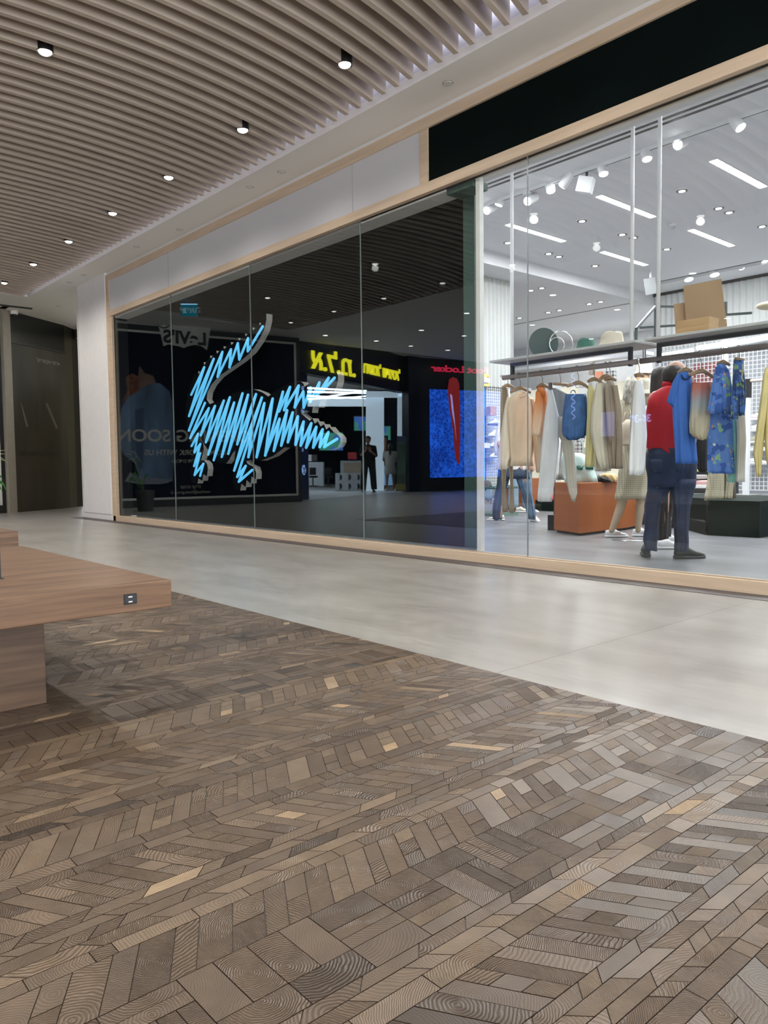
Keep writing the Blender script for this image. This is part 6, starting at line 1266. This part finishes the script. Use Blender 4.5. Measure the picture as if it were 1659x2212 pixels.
cloth('jeans_seat', [(1010, 1075, 1142), (1026, 1075, 1144), (1034, 1076, 1145)], PD, .12, DN, pe); cloth('trouser_leg', [(1022, 1075, 1104), (1045, 1073, 1098), (1070, 1068, 1090), (1095, 1064, 1086), (1115, 1063, 1085), (1123, 1065, 1084)], PD, .075, DN, pe, (4, .012)); cloth('trouser_leg', [(1022, 1110, 1143), (1045, 1118, 1146), (1070, 1128, 1150), (1095, 1134, 1155), (1112, 1138, 1158), (1121, 1140, 1157)], PD, .075, DN2, pe, (6, .015))
sneaker('shoe', None, fl(1090, 1125)+Vector((0, 0, .004)), -SD, .27, mat('sneaker_cream', (0.66, 0.62, 0.52), 0.6), None, pe); sneaker('shoe', None, fl(1148, 1126)+Vector((0, 0, .004)), -FH+SD*.2, .27, mat('sneaker_cream', (0.66, 0.62, 0.52), 0.6), None, pe)
hand(pe, dp(1090, 985, PD-.2), RT-UP, -FW, .9); hand(pe, dp(1146, 1002, PD-.1), -UP, -RT, .9)
# --- two more people further back
LJ = mat('pale_denim', (0.20, 0.28, 0.36), 0.8, var=0.25, scale=8, bump=0.4, bscale=20)
def back_person(lab, x, D, fy, topm, flip=1, hair=True):
    k = F/D; t = thing('person', lab, 'person', fl(x, fy)); s = k/146.0
    Y = lambda m: 1006-(m-0.85)*k
    b = MB(); elp(b, x, Y(1.58), D, .072, .09, .11); caps(b, [((x, Y(1.5), D, .045), (x, Y(1.42), D, .05)), ((x-.17*k, Y(1.36), D, .05), (x+.17*k, Y(1.36), D, .05)), ((x, Y(1.3), D, .11), (x, Y(.95), D, .11))]+[((x+q_*.19*k, Y(1.36), D, .045), (x+q_*.24*k, Y(1.08), D, .036)) for q_ in (-1, 1)]+[((x+q_*.24*k, Y(1.08), D, .035), (x+q_*.23*k, Y(.84), D-.08, .027)) for q_ in (-1, 1)]+[((x+q_*.09*k, Y(.9), D, .085), (x+q_*.12*k, Y(.48), D, .055)) for q_ in (-1, 1)]+[((x+q_*.12*k, Y(.48), D, .05), (x+q_*.13*k, Y(.08), D, .036)) for q_ in (-1, 1)])
    elp(b, x+.01*k, Y(1.56), D-.09, .012, .016, .016); b.build('body', SKIN, t, True, remesh=0.016, relax=3)
    h = MB(); elp(h, x, Y(1.61), D+.02, .082, .095, .10); h.build('hair', HAIRM, t, True)
    cloth('top', [(Y(1.44), x-.07*k, x+.07*k), (Y(1.38), x-.21*k, x+.21*k), (Y(1.1), x-.22*k, x+.22*k), (Y(.92), x-.2*k, x+.2*k)], D, .13, topm, t)
    for q_ in (-1, 1):
        cloth('trouser_leg', [(Y(.95), x+(q_*.1-.11)*k, x+(q_*.1+.11)*k), (Y(.5), x+(q_*.12-.09)*k, x+(q_*.12+.09)*k), (Y(.09), x+(q_*.13-.10)*k, x+(q_*.13+.10)*k)], D, .085, LJ, t)
        sneaker('shoe', None, fl(x+q_*.13*k-.05*k*q_, fy)+Vector((0, 0, .004)), (SD*.8-FH*.6)*(1 if q_*flip > 0 else .8), .27, mat('sneaker_cream', (0.66, 0.62, 0.52), 0.6), None, t); hand(t, dp(x+q_*.23*k, Y(.84), D-.08), -UP, -RT*q_, .9)
back_person('person in light jeans standing behind the one in flared jeans', 1124, 13.9, 1107, BKC)
back_person('person in pale jeans and cream sneakers behind the green bench', 1067, 17.2, 1087, mat('black_outfit', (0.010, 0.010, 0.012), 0.8))
# --- mannequin in checked suit
MN = mat('mannequin_sand', (0.42, 0.32, 0.22), 0.5, var=0.03); CK = plaid_mat('sage_check', (0.50, 0.46, 0.34), (0.27, 0.25, 0.17), 0.022)
ND = 8.75
mq = thing('mannequin', 'sand coloured mannequin in a sage checked skirt suit, bucket hat and white sneakers', 'mannequin', fl(1375, 1166))
b = MB(); elp(b, 1389, 858, ND, .072, .088, .11, .8); caps(b, [((1385, 872, ND, .042), (1380, 892, ND, .046)), ((1356, 896, ND, .045), (1404, 896, ND, .045)), ((1378, 905, ND, .10), (1372, 960, ND, .105)), ((1356, 898, ND, .042), (1344, 935, ND, .035)), ((1344, 935, ND, .033), (1356, 962, ND-.12, .026)), ((1404, 898, ND, .042), (1408, 940, ND, .035)), ((1408, 940, ND, .033), (1398, 965, ND-.12, .026)),
    ((1360, 975, ND, .085), (1345, 1080, ND, .056)), ((1345, 1080, ND, .052), (1337, 1105, ND, .050)), ((1337, 1105, ND, .050), (1321, 1146, ND, .032)), ((1384, 975, ND, .085), (1384, 1080, ND, .054)), ((1384, 1080, ND, .050), (1382, 1105, ND, .047)), ((1382, 1105, ND, .047), (1378, 1146, ND, .031))])
elp(b, 1397, 860, ND-.02, .012, .014, .018); b.build('body', MN, mq, True, remesh=0.012, relax=3)
cloth('jacket', [(884, 1368, 1392), (894, 1350, 1408), (920, 1350, 1408), (950, 1354, 1404), (975, 1350, 1406)], ND, .13, CK, mq); cloth('sleeve', [(862, 1346, 1362), (880, 1338, 1364), (905, 1334, 1362), (925, 1338, 1360), (938, 1344, 1358)], ND-.03, .075, CK, mq, (3, .01))
cloth('skirt', [(958, 1347, 1400), (980, 1343, 1402), (1020, 1336, 1402), (1060, 1330, 1399), (1078, 1327, 1398)], ND, .15, CK, mq, (5, .014))
SCF = mat('scarf_print', (0.50, 0.48, 0.42), 0.8, var=0.5, scale=22, bump=0.6, bscale=20)
cloth('scarf', [(814, 1356, 1370), (824, 1350, 1378), (845, 1346, 1376), (862, 1345, 1370), (870, 1350, 1366)], ND-.06, .08, SCF, mq, (6, .02))
hand(mq, dp(1356, 960, ND-.12), -UP+RT*.4, -RT, .9, MN, .4); hand(mq, dp(1398, 963, ND-.12), -UP, RT, .9, MN, .4)
MB().cyl(fl(1360, 1167)+Vector((0, 0, .004)), fl(1360, 1167)+Vector((0, 0, .010)), 0.19, n=32).build('base_plate', mat('base_steel', (0.35, 0.35, 0.36), 0.25, 0.8), mq, True)
bh = bucket_hat(1391, 818, 852, 1369, 1413, ND, mat('linen_hat', (0.55, 0.51, 0.42), 0.85, var=0.1, scale=60), 'pale linen bucket hat on the mannequin', brim=1.3)
PKP = mat('shoe_patch', (0.50, 0.38, 0.33), 0.7)
for i, (x, y, xx) in enumerate(((1307, 1162, 1352), (1366, 1160, 1398))):
    s_ = sneaker('sneaker', 'white sneaker with pink side patch worn by the mannequin, %s foot in the picture' % ('left', 'right')[i], fl(x, y)+Vector((0, 0, .006)), SD+FH*.05, .265); 
    pp_ = fl(x, y)+SD*.105-FH*.040+Vector((0, 0, .032)); MB().add([pp_, pp_+SD*.05, pp_+SD*.065+Vector((0, 0, .035))+FH*.006, pp_+SD*.02+Vector((0, 0, .045))+FH*.006], [(0, 1, 2, 3)]).build('patch', PKP, s_)
t = thing('handbag', 'cream handbag carried by the mannequin in the checked suit', 'bag', dp(1352, 955, ND-.2)); cloth('body', [(906, 1352, 1368), (918, 1340, 1372), (940, 1338, 1372), (958, 1340, 1370), (963, 1342, 1369)], ND-.22, .07, mat('bag_cream', (0.56, 0.49, 0.38), 0.6), t, (2, .004)); MB().tube([dp(x, y, ND-.22) for x, y in ((1345, 915), (1350, 892), (1360, 886), (1366, 910))], .008, 8).build('handle', mat('bag_cream', (0.56, 0.49, 0.38), 0.6), t, True)
for i, (x, y, D_, m, lab) in enumerate(((1392, 795, 12.0, mat('linen_hat', (0.55, 0.51, 0.42), 0.85), 'pale patterned bucket hat on a hook behind the left rack end'), (1387, 822, 12.0, mat('tan_hat', (0.42, 0.28, 0.16), 0.85), 'tan bucket hat behind the left rack end, below the patterned one'))):
    bh2 = bucket_hat(x, y-14, y+13, x-22, x+22, D_, m, lab, brim=1.1); q = dp(x, y, D_); MB().b2(q.x-0.01, q.x+0.01, q.y+0.02, q.y+0.03, q.z-0.1, 2.7).build('hook', STEEL, bh2)
# --- legs display on the platform: checked wide trousers
LD = 9.35
t = thing('mannequin', 'mannequin on the green platform wearing wide checked trousers, upper half hidden by shirts', 'mannequin', dp(1555, 1082, LD))
cloth('trouser_leg', [(955, 1538, 1566), (1000, 1533, 1566), (1040, 1527, 1566), (1070, 1522, 1567), (1081, 1521, 1565)], LD, .10, CK, t, (4, .014)); cloth('trouser_leg', [(955, 1560, 1582), (1000, 1562, 1584), (1040, 1564, 1585), (1081, 1562, 1582)], LD+.03, .10, CK, t, (4, .014)); cloth('trouser_leg', [(1040, 1574, 1588), (1081, 1578, 1592)], LD+.25, .06, mat('olive_cloth', (0.10, 0.085, 0.06), 0.85), t)
b = MB(); elp(b, 1560, 815, LD, .07, .088, .11); caps(b, [((1560, 830, LD, .042), (1560, 850, LD, .046)), ((1535, 858, LD, .045), (1585, 858, LD, .045)), ((1560, 870, LD, .11), (1560, 950, LD, .11)), ((1535, 860, LD, .04), (1530, 950, LD, .03)), ((1585, 860, LD, .04), (1590, 950, LD, .03)), ((1548, 960, LD, .08), (1546, 1070, LD, .035)), ((1572, 960, LD, .08), (1572, 1070, LD, .035))]); b.build('body', MN, t, True, remesh=0.014, relax=3)
cloth('shirt', [(845, 1548, 1572), (856, 1534, 1586), (900, 1532, 1588), (962, 1534, 1586)], LD, .13, BKC, t)
# ---------------------------------------------------------------- people seen in the glass, in front of the electronics shop
def mirror_person(lab, x, D, fy, hgt, top, bot, kind):
    """stands across the mall; x, fy are where the glass shows the feet"""
    g = mir(fl(x, fy)); t = thing('person', lab, 'person', g); s = hgt/1.72
    rt = Vector((SD.x, -SD.y, 0)); fw = Vector((FH.x, -FH.y, 0))
    P = lambda a, z, b_=0: g+rt*a*s+fw*b_*s+Vector((0, 0, z*s))
    def cp(mb, a, ra_, b_, rb_): 
        d = (b_-a).normalized(); mb.tube([a-d*ra_*.9, a-d*ra_*.5, a, b_, b_+d*rb_*.5, b_+d*rb_*.9], [ra_*.3, ra_*.85, ra_, rb_, rb_*.85, rb_*.3], 14)
    b = MB(); b.ell(P(0, 1.61), (.078*s, .09*s, .11*s), 16, 10); cp(b, P(0, 1.5), .05, P(0, 1.42), .055); cp(b, P(-.17, 1.38), .055, P(.17, 1.38), .055); cp(b, P(0, 1.3), .13, P(0, .98), .13)
    el = [P(-.24, 1.12), P(.24, 1.12)]; ha = [P(-.06, 1.30, -.28), P(.05, 1.28, -.28)] if kind == 'm' else [P(-.16, 1.05, .2), P(.16, 1.05, .2)]
    for i, sx_ in enumerate((-1, 1)):
        cp(b, P(sx_*.19, 1.38), .05, el[i], .04); cp(b, el[i], .038, ha[i], .028); cp(b, P(sx_*.09, .95), .09, P(sx_*.12, .48), .06); cp(b, P(sx_*.12, .48), .055, P(sx_*.13, .08), .035)
    b.ell(P(0, 1.59, -.09), (.014, .014, .02), 8, 6); b.build('body', SKIN, t, True, remesh=.016, relax=3)
    h = MB(); h.ell(P(0, 1.63, .015), (.085*s, .095*s, .105*s), 16, 10); 
    if kind == 'w': cp(h, P(0, 1.6, .07 if False else -.07), .06, P(0, 1.28, -.12), .03)
    h.build('hair', HAIRM if kind == 'w' else mat('short_hair', (0.02, 0.016, 0.013), 0.7), t, True)
    def rg(z, hw, dpth): return [P(hw*math.cos(a), z)+fw*(dpth*math.sin(a)*s) for a in [2*PI*k/20 for k in range(20)]]
    MB().loft([rg(1.46, .07, .07), rg(1.42, .19, .11), rg(1.3, .235, .15), rg(1.05, .215 if kind == 'm' else .16, .14), rg(.9, .225 if kind == 'm' else .19, .15)]).build('top', top, t, True)
    for i, sx_ in enumerate((-1, 1)):
        m_ = MB(); cp(m_, P(sx_*.19, 1.38), .068, (P(sx_*.19, 1.38)+el[i])/2 if kind == 'w' else el[i], .055); m_.build('sleeve', top, t, True)
        if kind == 'm': MB().loft([[P(sx_*.1+.12*math.cos(a), .92)+fw*.13*math.sin(a) for a in [2*PI*k/16 for k in range(16)]], [P(sx_*.14+.10*math.cos(a), .5)+fw*.10*math.sin(a) for a in [2*PI*k/16 for k in range(16)]], [P(sx_*.17+.09*math.cos(a), .09)+fw*.09*math.sin(a) for a in [2*PI*k/16 for k in range(16)]]]).build('trouser_leg', bot, t, True)
        sneaker('shoe', None, P(sx_*.14, .0)+fw*.08, -fw+rt*.2*sx_, .27, BSH if kind == 'm' else None, BSH if kind == 'm' else None, t)
        hand(t, ha[i], (Vector((0, 0, 1))-fw*.2) if kind == 'm' else fw, -fw if kind == 'm' else Vector((0, 0, -1)), .9*s)
    if kind == 'w': MB().loft([rg(.98, .15, .12), rg(.8, .21, .16), rg(.62, .22, .17)]).build('shorts', bot, t, True)
    return t
mirror_person('man in black reflected before the electronics shop, holding a phone at his chest', 796, 26, 1063.5, 1.85, mat('black_outfit', (0.010, 0.010, 0.012), 0.8), mat('charcoal_trousers', (0.03, 0.032, 0.035), 0.8), 'm')
mirror_person('woman in white top and shorts reflected beside the roll-up banner, seen from behind', 843, 27, 1061.5, 1.62, mat('white_top', (0.74, 0.73, 0.71), 0.85), mat('white_shorts', (0.62, 0.61, 0.58), 0.85), 'w')
t = thing('padded_stand', 'brown and black padded upright stand between the reflected man and woman', 'stand', inplane(826, 1060, 27.5))
pbox('pad', 819, 834, 945, 1000, 27.5, mat('pad_brown', (0.28, 0.11, 0.045), 0.6), t, .1); pbox('frame', 815, 838, 941, 1004, 27.55, BLACK, t, .1); pbox('base', 820, 834, 1000, 1060, 27.5, mat('dark_grey', (0.05, 0.05, 0.055), 0.5), t, .2)
for x0, x1, y0, y1, m, lab in ((751, 770, 977, 992, mat('bin_red', (0.35, 0.03, 0.03), 0.5), 'red basket with white bottles'), (662, 672, 982, 996, SHOPW, 'white coffee maker'), (674, 684, 982, 996, STEEL, 'grey coffee maker')):
    t = thing('small_appliance', lab+' on the electronics shop counter', 'appliance', inplane(x0, y1, 28.5)); pbox('body', x0, x1, y0, y1, 27.9 if x0 > 700 else 29.3, m, t, .3)
for i, (x0, lab) in enumerate(((668, 'black office chair nearer the pilaster'), (701, 'black office chair beside the stacked cartons'))):
    t = thing('office_chair', lab+' in the electronics shop', 'chair', inplane(x0+8, 1052, 28)); pbox('backrest', x0, x0+14, 1010, 1026, 28, BLACK, t, .06); pbox('seat', x0, x0+16, 1028, 1032, 27.8, BLACK, t, .5); pbox('leg', x0+6, x0+9, 1032, 1050, 28, STEEL, t, .05); pbox('base', x0, x0+16, 1049, 1052, 27.8, STEEL, t, .5)
# lit sign pieces reflected over the clothes
BNE = mat('blue_neon', (0.5, 0.6, 1), 0.4, emit=(0.35, 0.45, 1.0), es=4, var=0)
NA, NB_ = (0.5, -13.0), (-17.3, -13.0)
struct(wall('wall_across', (4, -13.15), (-17.3, -13.15), 0, 4.45, mat('across_dark', (0.03, 0.032, 0.036), 0.6), 0.15))
t = thing('lit_sign', 'blue lit size numbers reflected over the white shirt', 'sign', (-6, -13, 2)); a_ = on_seg(1383, 905, (4, -13.1), (-17.3, -13.1), True)
u_ = Vector((-1, 0, 0)); Ms = Matrix(((-1, 0, 0, 4-a_[0]), (0, 0, 1, -13.08), (0, 1, 0, a_[1]), (0, 0, 0, 1)))
text('lettering', '36-39', 0.34, Ms, BNE, t, 0.01, bold=0.01)

gr0, gr1 = dp(1198, 930, 10.15), dp(1278, 925, 10.15)
t = thing('garment_rack', 'thin black floor rack behind the mint bag holding the checked shirts', 'rack', (gr0.x, gr0.y, 0))
MB().cyl(gr0, gr1, 0.012).build('bar', BLACK, t)
for g_ in (gr0, gr1): MB().cyl((g_.x, g_.y, 0.004), g_, 0.012).build('leg', BLACK, t)
# plant at the left edge
LFM = mat('leaf_green', (0.035, 0.16, 0.015), 0.5, var=0.4, scale=12); LFP = mat('leaf_pale', (0.45, 0.50, 0.28), 0.45, var=0.2)
pb2 = fl(-48, 1122); t = thing('potted_plant', 'leafy green plant with pale arching blades at the left edge before the dark hoarding', 'plant', pb2); PDp = (pb2-EYE).dot(FW)
MB().cyl(pb2, pb2+Vector((0, 0, 0.42)), 0.15, 0.19, 24).build('pot', mat('pot_dark', (0.04, 0.04, 0.042), 0.5), t)
def blade(P, w_, m, nm='leaf'):
    pts = [dp(x, y, PDp+d_) for x, y, d_ in P]; mb = MB(); n = len(pts); V = []
    for i, p in enumerate(pts):
        f_ = i/(n-1); ww = w_*(math.sin(PI*min(0.98, f_*0.9+0.08))); V += [p+UP*ww/2, p+FW*0.004, p-UP*ww/2]
    mb.add(V, [(3*i+k, 3*i+k+1, 3*i+k+4, 3*i+k+3) for i in range(n-1) for k in (0, 1)]+[(3*i, 3*i+3, 3*i+5, 3*i+2) for i in range(n-1)]).build(nm, m, t)
for P, w_, m in (([(-48, 1070, 0), (-35, 990, 0), (-15, 975, 0), (0, 974, 0), (15, 971, 0)], .012, LFP), ([(-48, 1070, 0), (-35, 1000, .1), (-15, 980, .1), (0, 980, .1), (13, 981, .1)], .014, LFP), ([(-48, 1070, 0), (-30, 1000, -.1), (-10, 985, -.1), (5, 990, -.1), (18, 1000, -.1)], .010, LFP), ([(-48, 1070, 0), (-28, 1005, .05), (-8, 992, .05), (4, 993, .05), (16, 998, .05)], .012, LFP),
                 ([(-48, 1080, 0), (-25, 1035, 0), (-8, 1026, 0), (3, 1030, 0), (7, 1040, 0)], .05, LFM), ([(-48, 1080, 0), (-25, 1045, .1), (-5, 1038, .1), (8, 1046, .1), (14, 1062, .1), (14, 1078, .1)], .06, LFM), ([(-48, 1080, 0), (-25, 1050, -.1), (-10, 1045, -.1), (2, 1055, -.1), (6, 1066, -.1)], .06, LFM), ([(-48, 1080, 0), (-60, 1040, 0), (-75, 1030, 0), (-90, 1050, 0)], .06, LFM), ([(-48, 1080, 0), (-50, 1030, .2), (-58, 1000, .2), (-70, 990, .2)], .05, LFM)): blade(P, w_, m)
# lit things reflected over the clothes: wavy vertical neon and a lilac poster on the wall across
def across(x, y): return on_seg(x, y, (4, -13.1), (-17.3, -13.1), True)
t = thing('neon_sign', 'thin wavy lilac neon line standing upright, mirrored over the blue shorts', 'neon sign', (-9, -13, 2))
pts = []
for k in range(60):
    y = 672+(905-672)*k/59; a_ = across(1240+4.5*math.sin(k*1.55), y); pts.append(Vector((4-a_[0], -13.04, a_[1])))
MB().tube(pts, 0.022, 6).build('tube', mat('lilac_neon', (0.5, 0.5, 1), 0.4, emit=(0.48, 0.50, 1.0), es=3.2, var=0), t)
for k in (5, 55): MB().cyl(pts[k], (pts[k].x, -13.16, pts[k].z), 0.01).build('bracket', BLACK, t)
a_ = across(1299, 943); b_ = across(1326, 889); t = thing('poster', 'lilac lit poster mirrored over the taupe blazer', 'poster', (4-a_[0], -13.1, a_[1])); MB().b2(4-a_[0], 4-b_[0], -13.14, -13.08, a_[1], b_[1]).build('panel', mat('lilac_panel', (0.4, 0.4, 0.8), 0.5, emit=(0.36, 0.34, 0.85), es=1.6, var=0.1), t)
